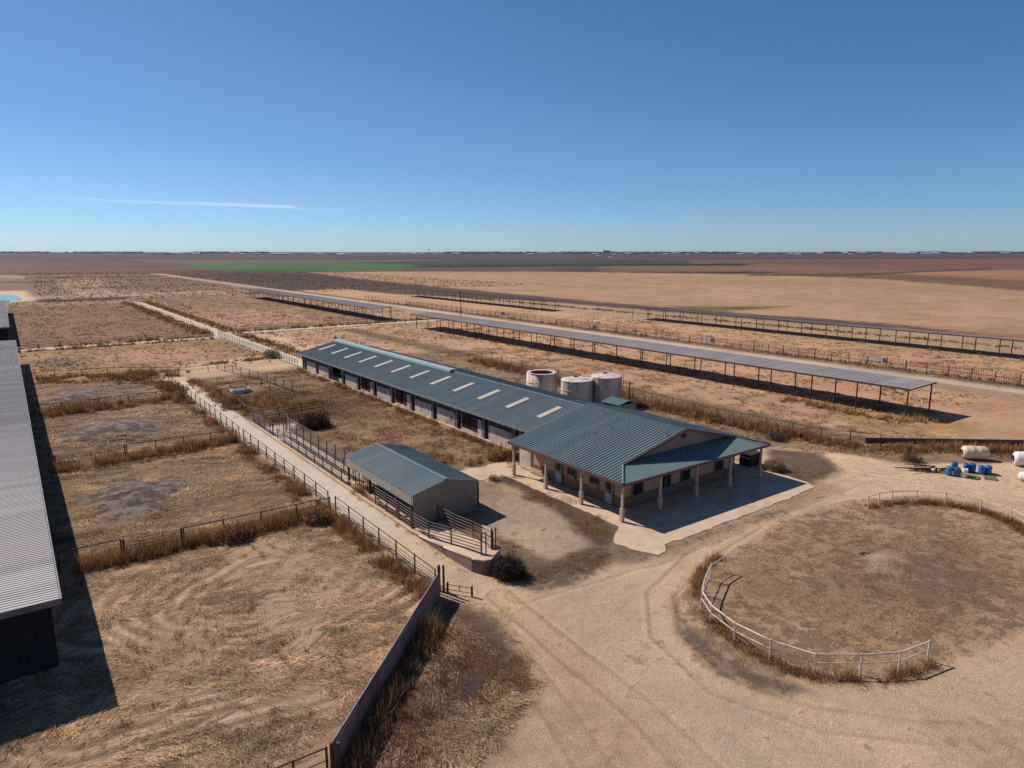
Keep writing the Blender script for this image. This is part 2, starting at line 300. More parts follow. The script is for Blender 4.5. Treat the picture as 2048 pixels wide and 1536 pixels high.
# feed road with pale concrete apron, and its side track
zonefill(R(121, 133, 20, 800), lin(178, 142, 110), lin(136, 108, 84), .4, 1, 1, zid=2)
zonefill(R(128.2, 131.0, 20, 800), lin(198, 176, 150), CB['gravel2'], .1, .6, .5, zid=2)
zonefill(R(133, 136.5, 20, 400), lin(140, 112, 98), CV['dry'], .7, .6, .5)
zonefill(R(104, 121, 24, 192), lin(196, 146, 108), CV['straw'], .35, 2, 4)
# concrete walkways
zonefill(R(-3, 45, 189.6, 192.6), CB['lane'], CV['dry'], .12, .7, 1.2, zid=6)
zonefill(R(46, 120, 196.5, 199.5), CB['lane'], CV['dry'], .15, .7, 2, zid=6)
zonefill(R(44.4, 48.4, 130, 350), CB['lane'], CV['dry'], .1, .7, .6, zid=6)
zonefill(R(20.9, 24.1, 37.0, 134), lin(196, 166, 132), CV['dry'], .2, .7, .6, zid=6)
zonefill(R(21.1, 23.9, 46, 128), lin(208, 188, 164), CB['gravel2'], .08, .5, .35, zid=6)
zonefill(R(21.2, 23.8, 38.5, 47), lin(204, 176, 142), CB['gravel2'], .15, .5, .3, zid=6)
zonefill(R(24, 31, 84.5, 87.5), CB['lane'], CV['dry'], .05, .5, .4, zid=6)
zonefill(R(24, 27, 61, 85), lin(190, 168, 142), CV['dry'], .2, .5, .4, zid=6)
# gravel yard
yard = [(-3, -20), (4, 12), (9.5, 25.3), (20.9, 36.2), (24.0, 37.6), (27.5, 34), (33, 33.0), (36.6, 31.6), (61, 31.2), (63, 35), (62, 42), (61, 52), (63, 60), (68, 46), (74, 36), (88, 25), (120, 0), (120, -40)]
zonefill(yard, lin(204, 168, 130), lin(158, 126, 94), .24, 1.6, 2.6, zid=1, sk=0)
zonefill(P((1000, 960), (1130, 985), (1230, 1060), (1180, 1110), (1060, 1130), (990, 1060)), lin(186, 158, 128), CV['dry'], .35, 1.2, 1.5, zid=1)
zonefill(P((930, 935), (1015, 932), (1030, 950), (985, 965), (945, 950)), CB['conc'], CV['dry'], .1, .5, .6, zid=1)
zonefill(P((985, 955), (1040, 940), (1130, 990), (1235, 1055), (1215, 1090), (1190, 1090), (1130, 1040), (1040, 980)), lin(150, 118, 92), lin(108, 84, 66), .75, .8, 1.2)
zonefill(P((1000, 1080), (1100, 1130), (1215, 1085), (1235, 1110), (1150, 1165), (1080, 1185), (1000, 1150)), lin(150, 122, 96), lin(112, 92, 74), .7, .8, 1.4)
zonefill(P((1200, 1090), (1350, 1085), (1560, 1020), (1600, 1010), (1380, 1090), (1250, 1130)), lin(160, 132, 104), CV['dark'], .45, .6, 1.4)
zonefill(P((690, 1536), (760, 1420), (840, 1290), (880, 1210), (940, 1210), (1020, 1245), (1085, 1370), (1060, 1460), (940, 1600), (680, 1600)), lin(160, 124, 96), lin(112, 88, 72), .66, 1.2, 2.0, zid=0)
zonefill(P((880, 1290), (980, 1290), (1030, 1370), (1010, 1440), (930, 1460), (860, 1400)), lin(140, 108, 88), lin(96, 76, 66), .7, .8, 1.2)
zonefill(P((1530, 895), (1640, 905), (1680, 940), (1610, 965), (1540, 950)), lin(150, 122, 94), CV['dark'], .65, 1, 1.5)
zonefill(P((1480, 850), (1700, 905), (1790, 925), (2060, 925), (2060, 905), (1760, 890), (1500, 820)), lin(150, 118, 88), CV['dry'], .7, 1, 1.5, zid=0)
zonefill(P((960, 1180), (1040, 1200), (1200, 1340), (1300, 1540), (1180, 1540), (1080, 1330), (980, 1230)), lin(190, 154, 118), CV['dry'], .3, 1, 1.5, k=.6)
zonefill(P((1090, 1165), (1250, 1140), (1330, 1290), (1500, 1420), (1720, 1560), (1380, 1560), (1180, 1350)), lin(200, 168, 136), None, None, 1.6, 3)
zonefill(P((960, 1190), (1080, 1190), (1250, 1380), (1380, 1560), (1180, 1560), (1060, 1360)), lin(198, 160, 120), None, None, 1.2, 2.5)
# oval island
oval = P((1352, 1215), (1385, 1145), (1447, 1105), (1560, 1040), (1700, 1000), (1850, 988), (1960, 1005), (2048, 1040), (2140, 1120), (2130, 1200), (2048, 1265), (1890, 1330), (1780, 1362), (1640, 1368), (1520, 1345), (1440, 1300), (1390, 1260))
zonefill(oval, lin(208, 164, 124), lin(134, 108, 82), .5, .9, 1.2, zid=7)
zonefill(P((1700, 1100), (1900, 1080), (2000, 1160), (1860, 1230), (1650, 1180)), lin(192, 150, 114), lin(124, 100, 80), .55, 3, 3)
zonefill(P((1740, 1110), (1790, 1100), (1815, 1125), (1790, 1150), (1740, 1140)), lin(198, 168, 132), lin(160, 136, 108), .4, .5, .6)
zonefill(P((1336, 1215), (1352, 1190), (1392, 1262), (1480, 1330), (1620, 1380), (1560, 1385), (1440, 1345), (1370, 1290)), lin(160, 130, 104), lin(110, 88, 72), .55, .6, 1.2)
# large scale drift of colour, height relief
dr = (fbm(gx, gy, 25, 91) - .5) * .34 + (fbm(gx, gy, 5, 95) - .5) * .22
dr = dr * np.where(zone == 6, .35, 1); far = DIST > 500; dr = np.where(far, (fbm(gx, gy, 300, 97) - .5) * .3, dr)
strip = (fbm(gx * 1.0, gy * .06, 90, 141, 3) - .5) * .5 + (fbm(gx * .08, gy * 1.0, 120, 151, 3) - .5) * .35
dr = dr + np.where((DIST > 450) & (zone != 3), strip * np.where(zone == 4, .45, 1), 0)
gain = np.where(DIST > 450, np.where(zone == 4, .90, np.where(zone == 3, 1.1, .8)), 1); gain = np.where((gx < 44) & (gy > 54.5) & (DIST < 450) & (zone != 6), .92, gain)
bare *= ((1 + dr) * gain)[:, None]; veg *= ((1 + dr) * gain * np.where(DIST < 450, .88, 1))[:, None]
for arr in (bare, veg):
    L_ = arr.mean(1, keepdims=True); sat = np.where((zone == 3), .85, .93)[:, None]; arr[:] = (L_ + (arr - L_) * sat) * np.where(zone == 3, .9, np.where((zone == 1) | (zone == 6), 1.09, np.where(zone == 2, .95, 1.0)))[:, None]
# wheel tracks on the yard
def track(pts, off=.0, wdt=.28, k=.1):
    p = np.array(pts); global bare
    m = (gx > -3) & (gx < 100) & (gy > 5) & (gy < 60); X = gx[m]; Y = gy[m]; d = np.full(X.shape, 1e9)
    for (x0, y0), (x1, y1) in zip(p[:-1], p[1:]):
        ex, ey = x1 - x0, y1 - y0; t = np.clip(((X - x0) * ex + (Y - y0) * ey) / (ex * ex + ey * ey), 0, 1); d = np.minimum(d, np.hypot(X - x0 - t * ex, Y - y0 - t * ey))
    d = np.abs(d - off); wt = np.clip(1 - d / wdt, 0, 1) * k * (.4 + 1.2 * n1[m]); idx = np.flatnonzero(m); bare[idx] *= (1 - wt)[:, None]
TR = [[(1000, 1190), (1130, 1300), (1300, 1440), (1420, 1560)], [(960, 1230), (1050, 1340), (1120, 1440), (1200, 1560)],
      [(1040, 1190), (1180, 1150), (1330, 1110), (1480, 1045), (1600, 1000), (1750, 950), (1900, 955), (2048, 975)], [(2100, 1470), (1850, 1470), (1640, 1440), (1440, 1370), (1330, 1270), (1320, 1190), (1400, 1110), (1500, 1050)], [(1700, 940), (1860, 965), (2048, 1000)]]
trd = np.zeros(gx.size)
for i_, pts in enumerate(TR):
    p_ = np.array([at(*q) for q in pts]); m = (zone == 1) & (gx > -3) & (gx < 100) & (gy > 5); X = gx[m]; Y = gy[m]; d = np.full(X.shape, 1e9)
    X = X + (n0[m] - .5) * .9; Y = Y + (n0[m] - .5) * .9
    for (x0, y0), (x1, y1) in zip(p_[:-1], p_[1:]):
        ex, ey = x1 - x0, y1 - y0; t = np.clip(((X - x0) * ex + (Y - y0) * ey) / (ex * ex + ey * ey), 0, 1); d = np.minimum(d, np.hypot(X - x0 - t * ex, Y - y0 - t * ey))
    off = (.85, .8, .95)[i_ % 3]; kk = (.2, .15, .13)[i_ % 3]; fade = .3 + 1.4 * np.clip(n2[m] * 1.6 - .35, 0, 1)
    wt = (np.exp(-((d - off) / .13) ** 2) * kk * 1.3 - np.exp(-((d - off - .32) / .15) ** 2) * kk * .6 - np.exp(-((d) / .4) ** 2) * kk * .25) * fade
    idx = np.flatnonzero(m); bare[idx] *= (1 - wt)[:, None]; veg[idx] *= (1 - wt)[:, None]; trd[idx] += np.clip(wt, 0, 1)
m = (gx < 20.3) & (gy < 54) & (gx > -3) & (gy > 8); X = gx[m] + (n0[m] - .5) * 5; Y = gy[m] + (n0[m] - .5) * 5
dd = np.hypot((X - 13) / 1.25, Y - 45); fur = np.sin(dd * 2 * math.pi / 1.15 + (n1[m] - .5) * 5) * np.clip(fbm(gx[m], gy[m], 6, 211) * 3 - 1.2, 0, 1)
bare[m] *= (1 - .15 * fur)[:, None]; veg[m] *= (1 - .12 * fur)[:, None]; cover[m] = np.clip(cover[m] + .22 * fur, .05, .95); trd[m] += .25 * fur
z = (fbm(gx, gy, 3.0, 51) - .5) * .16 + (fbm(gx, gy, 1.0, 55) - .5) * .07
z = z - trd * .18
z = z * np.where((zone == 6) | (zone == 2), .12, 1) * np.where(zone == 1, .35, 1) * np.clip(1.4 - DIST / 500, 0, 1)
for (cx_, cy_), a, b, h_ in (((7.6, 67.5), 5, 7, .7), ((9.2, 96.5), 6.5, 8, .7), ((7.2, 123.5), 5.5, 7.5, .7), ((49.2, 21.5), 1.6, 1.6, .35)):
    rr = ((gx - cx_) / a) ** 2 + ((gy - cy_) / b) ** 2; z += np.where(rr < 4, h_ * np.exp(-rr * 2.2) * (1 + (n1 - .5)), 0)
def rise(d): return np.clip((d - 5000) / 4000, 0, 1) * 17
z = z + rise(DIST)
# flat pads under buildings
pad = np.maximum.reduce([sdf(gx, gy, R(35, 62, 31, 62)), sdf(gx, gy, R(23.5, 32, 46, 62)), sdf(gx, gy, R(43.5, 60, 60, 130)), sdf(gx, gy, R(20.8, 24.2, 37, 130))])
z = np.where(pad > -.4, z * 0 - .02, z); z = z - .02
dpond = sdf(gx, gy, P((-120, 587), (24, 587), (42, 593), (44, 599), (16, 602), (-120, 603)))
z = np.where(dpond > 0, z - .6, z)
zonefill(P((-160, 583), (50, 582), (72, 599), (50, 604), (-160, 607)), lin(200, 176, 140), CV['straw'], .1, 3, 3)

rough_ = np.where((zone == 6), .35, np.where(zone == 1, .75, np.where(zone == 2, .4, .85)))
nx, ny = len(xs), len(ys); I = np.arange(nx * ny).reshape(nx, ny)
Q = np.stack([I[:-1, :-1], I[1:, :-1], I[1:, 1:], I[:-1, 1:]], -1).reshape(-1, 4)
zf = np.median(zone[Q], axis=1).astype(int)

def ground_mat():
    m, N, L, Pn = newmat('dry_land'); Pn.inputs['Roughness'].default_value = .95; Pn.inputs['Specular IOR Level'].default_value = .15
    ab = N.new('ShaderNodeAttribute'); ab.attribute_name = 'bare'; av = N.new('ShaderNodeAttribute'); av.attribute_name = 'veg'
    ac = N.new('ShaderNodeAttribute'); ac.attribute_name = 'mask'; sp = N.new('ShaderNodeSeparateColor'); L.new(ac.outputs['Color'], sp.inputs[0])
    tc = N.new('ShaderNodeTexCoord')
    def noise(scale, det=6, ro=.7, vec=None, dist=0):
        n = N.new('ShaderNodeTexNoise'); n.inputs['Scale'].default_value = scale; n.inputs['Detail'].default_value = det; n.inputs['Roughness'].default_value = ro; n.inputs['Distortion'].default_value = dist
        L.new(vec or tc.outputs['Object'], n.inputs[0]); return n.outputs[0]
    def mth(op, a, b=None, c=None):
        n = N.new('ShaderNodeMath'); n.operation = op
        for i, q in enumerate((a, b, c)):
            if q is None: continue
            if isinstance(q, (int, float)): n.inputs[i].default_value = q
            else: L.new(q, n.inputs[i])
        return n.outputs[0]
    clump = noise(.8, 12, .82); fine = noise(12, 6, .85); big = noise(.07, 10, .72)
    # swirled straw: coordinates bent by a broad noise, then squeezed
    wn = N.new('ShaderNodeTexNoise'); wn.inputs['Scale'].default_value = .12; wn.inputs['Detail'].default_value = 2; L.new(tc.outputs['Object'], wn.inputs[0])
    vm = N.new('ShaderNodeVectorMath'); vm.operation = 'MULTIPLY_ADD'; L.new(wn.outputs[1], vm.inputs[0]); vm.inputs[1].default_value = (9, 9, 0); L.new(tc.outputs['Object'], vm.inputs[2])
    mp = N.new('ShaderNodeMapping'); mp.inputs['Rotation'].default_value = (0, 0, math.radians(-20)); mp.inputs['Scale'].default_value = (.5, 3.6, 1); L.new(vm.outputs[0], mp.inputs[0])
    straw = noise(1.0, 9, .75, mp.outputs[0])
    mixs = N.new('ShaderNodeMix'); L.new(sp.outputs[1], mixs.inputs[0]); L.new(clump, mixs.inputs[2]); 
    half = mth('MULTIPLY_ADD', straw, .65, mth('MULTIPLY', clump, .35)); L.new(half, mixs.inputs[3])
    pat = mth('ADD', mixs.outputs[0], mth('MULTIPLY', mth('SUBTRACT', fine, .5), .30))
    pat = mth('ADD', pat, mth('MULTIPLY', mth('SUBTRACT', big, .5), .6))
    # cover c -> threshold centred so that c = .5 covers half
    thr = mth('SUBTRACT', .5, mth('MULTIPLY', mth('SUBTRACT', sp.outputs[0], .5), .42))
    mr = N.new('ShaderNodeMapRange'); mr.interpolation_type = 'SMOOTHSTEP'; L.new(mth('SUBTRACT', pat, thr), mr.inputs[0]); mr.inputs[1].default_value = -.05; mr.inputs[2].default_value = .05
    mx = N.new('ShaderNodeMix'); mx.data_type = 'RGBA'; L.new(mr.outputs[0], mx.inputs[0]); L.new(ab.outputs['Color'], mx.inputs[6]); L.new(av.outputs['Color'], mx.inputs[7])
    gr = noise(45, 4, .8)
    cv2 = mth('MINIMUM', 1.0, mth('MULTIPLY', sp.outputs[0], 1.9))
    val = mth('MULTIPLY_ADD', mth('SUBTRACT', fine, .5), mth('MULTIPLY', sp.outputs[2], 2.8), 1.0); val = mth('MULTIPLY', val, mth('MULTIPLY_ADD', mth('SUBTRACT', gr, .5), mth('MULTIPLY', sp.outputs[2], 1.5), 1.0)); val = mth('MULTIPLY', val, mth('MULTIPLY_ADD', mth('SUBTRACT', big, .5), mth('MULTIPLY', cv2, 3.2), 1.0)); val = mth('MULTIPLY', val, mth('MULTIPLY_ADD', mth('SUBTRACT', clump, .5), mth('MULTIPLY', cv2, 2.8), 1.0)); val = mth('MAXIMUM', val, .25)
    val = mth('MULTIPLY', val, mth('MULTIPLY_ADD', mth('SUBTRACT', straw, .5), mth('MULTIPLY', sp.outputs[1], 5.0), 1.0))
    cm = N.new('ShaderNodeVectorMath'); cm.operation = 'SCALE'; L.new(mx.outputs[2], cm.inputs[0]); L.new(val, cm.inputs['Scale']); L.new(cm.outputs[0], Pn.inputs['Base Color'])
    bp = N.new('ShaderNodeBump'); bp.inputs['Strength'].default_value = 1; bp.inputs['Distance'].default_value = .16
    hgt = mth('ADD', mth('MULTIPLY', pat, .9), mth('MULTIPLY', fine, .35)); L.new(hgt, bp.inputs['Height']); L.new(bp.outputs[0], Pn.inputs['Normal'])
    return m
M['ground'] = ground_mat()
VV = np.stack([gx, gy, z], 1)
def sub_mesh(name, fidx, label_kind='structure'):
    q = Q[fidx]; used, inv = np.unique(q, return_inverse=True); inv = inv.reshape(-1, 4)
    me = bpy.data.meshes.new(name); nv = len(used); nf = len(q)
    me.vertices.add(nv); me.vertices.foreach_set('co', VV[used].ravel().astype(np.float32))
    me.loops.add(nf * 4); me.loops.foreach_set('vertex_index', inv.ravel().astype(np.int32))
    me.polygons.add(nf); me.polygons.foreach_set('loop_start', np.arange(nf, dtype=np.int32) * 4); me.polygons.foreach_set('loop_total', np.full(nf, 4, dtype=np.int32))
    me.polygons.foreach_set('use_smooth', np.ones(nf, bool)); me.update()
    for nm, arr in (('bare', bare), ('veg', veg), ('mask', np.stack([cover, streak, rough_], 1))):
        a = me.color_attributes.new(nm, 'FLOAT_COLOR', 'POINT'); a.data.foreach_set('color', np.concatenate([arr[used], np.ones((nv, 1))], 1).ravel().astype(np.float32))
    me.materials.append(M['ground']); o = bpy.data.objects.new(name, me); COL.objects.link(o); o['kind'] = label_kind; return o
for zid, nm in {0: 'ground', 1: 'gravel_yard_ground', 2: 'feed_road', 3: 'green_crop_field', 4: 'stubble_field', 5: 'plowed_field', 6: 'concrete_path', 7: 'island_ground'}.items():
    ix = np.flatnonzero(zf == zid)
    if len(ix): sub_mesh(nm, ix)
pw = MB(); pw.prism(P((-130, 587), (26, 588), (42, 594), (40, 599), (14, 601), (-130, 602)), -.5, -.3)
tag(pw.build('pond_water', M['water']), kind='structure')

# ================================================================ blades (dry weeds, straw)
def blades(name, base, hgt, wid, lean, tint, parent=None, zoff=None, flow=None):
    """base Nx2/3, hgt N, wid N, lean N (radians from vertical), tint Nx3 -> one mesh of tapered blades"""
    n = len(base); a = RNG.random(n) * 2 * math.pi if flow is None else flow; dx = np.cos(a); dy = np.sin(a)
    b0 = np.zeros((n, 3)); b0[:, :base.shape[1]] = base
    if zoff is not None: b0[:, 2] += zoff
    sx = -dy * wid / 2; sy = dx * wid / 2
    t = b0 + np.stack([dx * np.sin(lean) * hgt, dy * np.sin(lean) * hgt, np.cos(lean) * hgt], 1)
    V = np.stack([b0 + np.stack([-sx, -sy, 0 * sx], 1), b0 + np.stack([sx, sy, 0 * sx], 1), t], 1).reshape(-1, 3)
    me = bpy.data.meshes.new(name); me.vertices.add(3 * n); me.vertices.foreach_set('co', V.ravel().astype(np.float32))
    me.loops.add(3 * n); me.loops.foreach_set('vertex_index', np.arange(3 * n, dtype=np.int32))
    me.polygons.add(n); me.polygons.foreach_set('loop_start', np.arange(n, dtype=np.int32) * 3); me.polygons.foreach_set('loop_total', np.full(n, 3, dtype=np.int32)); me.update()
    ca = me.color_attributes.new('tint', 'FLOAT_COLOR', 'POINT'); ca.data.foreach_set('color', np.repeat(np.concatenate([tint, np.ones((n, 1))], 1), 3, axis=0).ravel().astype(np.float32))
    me.materials.append(M['blade']); o = bpy.data.objects.new(name, me); COL.objects.link(o); o.parent = parent; return o
WC = [np.array(lin(*c)) for c in ((178, 138, 94), (152, 114, 76), (126, 94, 68), (200, 160, 110), (108, 80, 60), (160, 112, 76))]
def tints(n, pal=WC, var=.25):
    p = np.array(pal)[RNG.integers(0, len(pal), n)]; return p * (1 + (RNG.random((n, 1)) - .5) * 2 * var)
def weeds(label, path, width, dens, h=(.5, 1.1), pal=WC, bw=.035, gap=.45, z0=0):
    """a ragged strip of standing weeds along a path, in clumps of uneven height"""
    P_ = np.array(path, float); seg = np.hypot(*(P_[1:] - P_[:-1]).T); cum = np.concatenate([[0], np.cumsum(seg)]); Lt = cum[-1]
    nc = int(Lt * width * dens / 14) + 3; t = RNG.random(nc) * Lt; k = np.clip(np.searchsorted(cum, t) - 1, 0, len(seg) - 1); f = (t - cum[k]) / seg[k]
    c = P_[k] + (P_[k + 1] - P_[k]) * f[:, None]; dr_ = (P_[k + 1] - P_[k]) / seg[k][:, None]; off = RNG.normal(0, width / 3.2, nc)
    c = c + np.stack([-dr_[:, 1], dr_[:, 0]], 1) * off[:, None]
    keep = fbm(c[:, 0], c[:, 1], 2.2, 300) > gap * .9 + .0; c = c[keep]; off = off[keep]; nc = len(c)
    if nc == 0: return None
    hc = (h[0] + (h[1] - h[0]) * RNG.random(nc) ** 1.5) * (.25 + 1.5 * fbm(c[:, 0], c[:, 1], 5, 305)) * np.clip(1.15 - np.abs(off) / width, .4, 1)
    m = 14; base = np.repeat(c, m, 0) + RNG.normal(0, .16, (nc * m, 2)); hh = np.repeat(hc, m) * (.5 + .6 * RNG.random(nc * m))
    tc_ = np.repeat(tints(nc, pal, .2), m, 0) * (.8 + .4 * RNG.random((nc * m, 1)))
    o = blades('dry_weeds', base, hh, np.full(nc * m, bw) * (.6 + .8 * RNG.random(nc * m)), RNG.random(nc * m) ** 1.3 * .75, tc_, zoff=-.05 + z0)
    return tag(o, label, 'weeds', 'strips of dry weeds', 'stuff')
#WEEDS
GOLD = WC[:2] + [WC[3]] + [np.array(lin(176, 134, 80))]
DK = [WC[0], WC[1], WC[5], WC[2], WC[4]]
weeds('dry brown weeds under the nearest pen cross fence', [(2, 54.7), (5, 54.4), (20.5, 54.1)], 2.2, 320, (.5, 1.5), DK + GOLD)
weeds('dense dry weeds behind the nearest pen cross fence corner', [(13.5, 54.2), (20.5, 55.4)], 2.4, 300, (.6, 1.3), DK + GOLD)
weeds('golden dry weeds under the second pen cross fence', [(1.8, 82), (12, 82.6), (20, 82.6)], 3.0, 260, (.5, 1.5), GOLD + DK, .05)
weeds('dry weeds under the third pen cross fence', [(2, 112), (20, 112.6)], 4.2, 170, (.5, 1.6), DK + GOLD, .07)
weeds('dry weeds around the farthest pen cross fence', [(2, 143), (20, 139), (24, 135)], 7, 110, (.5, 1.3), GOLD + DK, .09)
weeds('dark weeds piled along the far pen boundary', [(14, 138), (20, 128), (20.4, 116)], 4, 70, (.5, 1.4), DK, .08)
weeds('dry weeds along the pen side of the concrete lane', [(20.0, 36.6), (19.9, 54), (19.7, 84)], 1.7, 300, (.4, 1.2), WC, .04)
weeds('dry weeds along the lane fence farther back', [(19.8, 84), (19.8, 112), (19.8, 130)], 1.8, 90, (.4, 1.1), WC, .06)
weeds('tall brown weeds growing against the concrete wall', [(18.2, 33.1), (14.5, 29.5), (9.6, 24.9)], 1.5, 520, (.4, 1.7), DK + [WC[0]], .035, .3)
weeds('low dark weeds spilling from the foot of the wall', [(19.4, 32.0), (15.7, 27.8), (10.8, 23.2)], 2.4, 170, (.2, .7), DK, .03)
weeds('dry weeds at the foot of the barn wall', [(43.2, 128), (43.2, 100), (43.0, 58)], 1.5, 150, (.3, 1.0), WC + [np.array(lin(150, 96, 70))], .05)
weeds('loose dry weeds scattered in front of the barn', [(41.2, 126), (41.0, 58)], 3.0, 22, (.2, .6), WC, .05)
weeds('dry weeds between the barn corner and the apron', [(42.5, 57), (37, 59), (35.5, 63)], 2.6, 100, (.3, .9), WC, .045)
weeds('brown weeds around the round trough pen', [(25, 106), (30, 103), (33, 100), (34, 94)], 8, 90, (.4, 1.2), DK + GOLD, .07)
weeds('dry weeds right of the concrete lane', [(24.6, 128), (24.6, 95)], 2.5, 80, (.3, 1.3), WC, .06)
weeds('dark dense weeds behind the alley gate', [(24.5, 90.5), (34, 89.5)], 2.2, 220, (.6, 1.3), DK, .05)
weeds('weeds along the chute and shed side', [(24.4, 61), (24.2, 46)], .9, 70, (.2, .7), WC, .04)
weeds('dry weeds at the base of the loading ramp', [(23.7, 45), (23.6, 38)], .7, 60, (.1, .35), DK, .03)
weeds('reddish weeds standing between ramp and shed', [(26.0, 47), (28.5, 46.2), (28, 42)], 1.6, 150, (.4, 1.0), [np.array(lin(146, 104, 82)), WC[1]], .035)
weeds('dry weeds along the fence behind the office', [(76.5, 118), (75.5, 90), (74, 66), (75, 48), (76.5, 38)], 3.2, 230, (.5, 1.5), WC, .07, .35)
weeds('dry weeds along the low wall at the right', [(76.5, 36.5), (82, 33), (95, 23), (110, 10)], 3.2, 150, (.5, 1.5), WC, .06, .3)
weeds('thin weeds behind the barn', [(60.5, 130), (60.5, 80), (61, 62)], 2.4, 50, (.2, .7), WC, .06)
weeds('loose weeds on the right of the porch', [(62, 44), (66, 48), (70, 50)], 4.5, 45, (.2, .7), DK + GOLD, .045)
weeds('tall tan weeds under the near end of the canopy', [(93.5, 58), (93.5, 42), (97, 38)], 3, 70, (.5, 1.2), GOLD, .09)
weeds('dry weeds under the far canopy', [(168.5, 160), (168.5, 90), (168.5, 40)], 1.6, 7, (.3, .9), GOLD, .14)
weeds('dry weeds along the headlock fence', [(136.5, 300), (136.5, 36)], 1.6, 26, (.3, .9), WC, .12)
weeds('low dry grass along the stubble field edge', [(182, 300), (185, 180), (188, 100), (190, 40)], 4.5, 20, (.3, .9), DK + GOLD, .16)
weeds('weeds along the cross path beyond the pens', [(0, 194), (42, 194)], 3, 40, (.3, 1.0), DK + GOLD, .12)
weeds('weeds along the near side of the cross path', [(0, 188), (42, 188)], 2.5, 40, (.3, 1.2), DK + GOLD, .12)
weeds('weeds following the walkway edge toward the horizon', [(42.5, 350), (42.5, 200)], 4, 24, (.5, 1.4), GOLD + DK, .16)
weeds('weeds right of the walkway toward the horizon', [(50.5, 350), (50.5, 200), (51, 150)], 3, 26, (.5, 1.4), GOLD + DK, .14)
weeds('weeds bordering the far cross track', [(52, 201), (118, 201)], 3, 34, (.4, 1.2), DK, .12)
weeds('dry grass on the bank behind the walkway', [(30, 145), (42, 146)], 3, 40, (.4, 1.0), DK, .1)
ovw = P((1440, 1112), (1400, 1145), (1392, 1190), (1412, 1235), (1468, 1285), (1539, 1325), (1628, 1355), (1720, 1360), (1800, 1352), (1870, 1330))
weeds('tall dark grass inside the near curve of the white fence', ovw, .8, 380, (.25, .8), DK + [WC[0]], .03, .3)
weeds('short weeds outside the near curve of the white fence', [(p[0] - 1.1, p[1] - .3) for p in ovw], 1.1, 60, (.1, .3), DK, .03)
weeds('tall grass under the far curve of the white fence', P((1735, 1015), (1783, 1006), (1832, 1005), (1890, 1008), (1960, 1022), (2020, 1045), (2048, 1062), (2090, 1090)), 1.0, 420, (.3, .95), DK + [WC[0]], .035, .3)

def carpet(name, label, n, region, hmax, pal, bw, lean=(1.0, 1.5), thresh=.5, seed=400, z0=0.0, cl=7):
    """flattened straw lying in tufts over a region"""
    x0, x1, y0, y1 = region; x = x0 + (x1 - x0) * RNG.random(n * 3); y = y0 + (y1 - y0) * RNG.random(n * 3)
    k = (fbm(x, y, 2.4, seed) + (RNG.random(len(x)) - .5) * .25 > thresh)
    for (c_, a_, b_) in (((7.6, 67.5), 4.6, 6.2), ((9.2, 96.5), 5.6, 7.0), ((7.2, 123.5), 4.8, 6.5)): k &= ((x - c_[0]) / a_) ** 2 + ((y - c_[1]) / b_) ** 2 + (fbm(x, y, 3, 77) - .5) * 2.4 > .75
    x = x[k][:n]; y = y[k][:n]; n = len(x); base = np.repeat(np.stack([x, y], 1), cl, 0) + RNG.normal(0, .14, (n * cl, 2)); N_ = n * cl
    ix = np.clip(np.searchsorted(xs, base[:, 0]), 0, nx - 1); iy = np.clip(np.searchsorted(ys, base[:, 1]), 0, ny - 1); zz = z[ix * ny + iy]; okz = zone[ix * ny + iy]
    ok = ~np.isin(okz, (1, 6, 2)) & (pad[ix * ny + iy] < -.2); base = base[ok]; zz = zz[ok]; N_ = len(base)
    wx_ = base[:, 0] + (fbm(base[:, 0], base[:, 1], 9, seed + 3) - .5) * 9; wy_ = base[:, 1] + (fbm(base[:, 0], base[:, 1], 9, seed + 4) - .5) * 9; uu = wx_ * .94 - wy_ * .34; vv2 = wx_ * .34 + wy_ * .94
    tf = np.clip(.35 + 1.3 * fbm(uu * .16, vv2, .8, seed + 5, 3), .4, 1.35)[:, None] * np.clip(.55 + .9 * fbm(base[:, 0], base[:, 1], 3.5, seed + 6), .5, 1.3)[:, None]
    fl = -.35 + (fbm(base[:, 0], base[:, 1], 7, seed + 9) - .5) * 6 + RNG.normal(0, .45, N_) + math.pi * (RNG.random(N_) > .5)
    o = blades(name, base, hmax * (.35 + .65 * RNG.random(N_)), bw * (.6 + .8 * RNG.random(N_)), lean[0] + (lean[1] - lean[0]) * RNG.random(N_), tints(N_, pal, .3) * tf, zoff=zz + z0 + .02, flow=fl)
    return tag(o, label, 'grass', None, 'stuff')
ST = [np.array(lin(*c)) for c in ((206, 172, 134), (188, 154, 116), (152, 122, 92), (216, 184, 146), (124, 98, 76))]
carpet('flattened_straw', 'flattened straw lying over the nearest pen', 21000, (-3, 20, 16, 53.5), .42, ST, .028, lean=(1.2, 1.54), thresh=.5, seed=400)
carpet('dry_tufts', 'small standing dry tufts dotted over the nearest pen', 450, (-3, 20, 16, 53.5), .4, DK + GOLD, .03, lean=(.1, .9), thresh=.6, seed=405, cl=16)
carpet('flattened_straw', 'matted straw covering the second pen on the left', 16000, (0, 20, 56, 82), .5, ST, .036, lean=(1.2, 1.54), thresh=.46, seed=410)
carpet('flattened_straw', 'matted straw in the third and fourth pens on the left', 14000, (0, 20, 85, 140), .6, ST, .055, lean=(1.2, 1.54), thresh=.46, seed=420)
carpet('dry_grass', 'short dry grass between the lane and the barn', 16000, (24.8, 43, 55, 128), .4, ST + DK, .045, (.6, 1.4), .46, seed=430)
carpet('dry_grass', 'short dry grass on the bare strip behind the barn', 9000, (61, 92, 34, 135), .45, ST + DK, .06, (.6, 1.4), .52, seed=440)
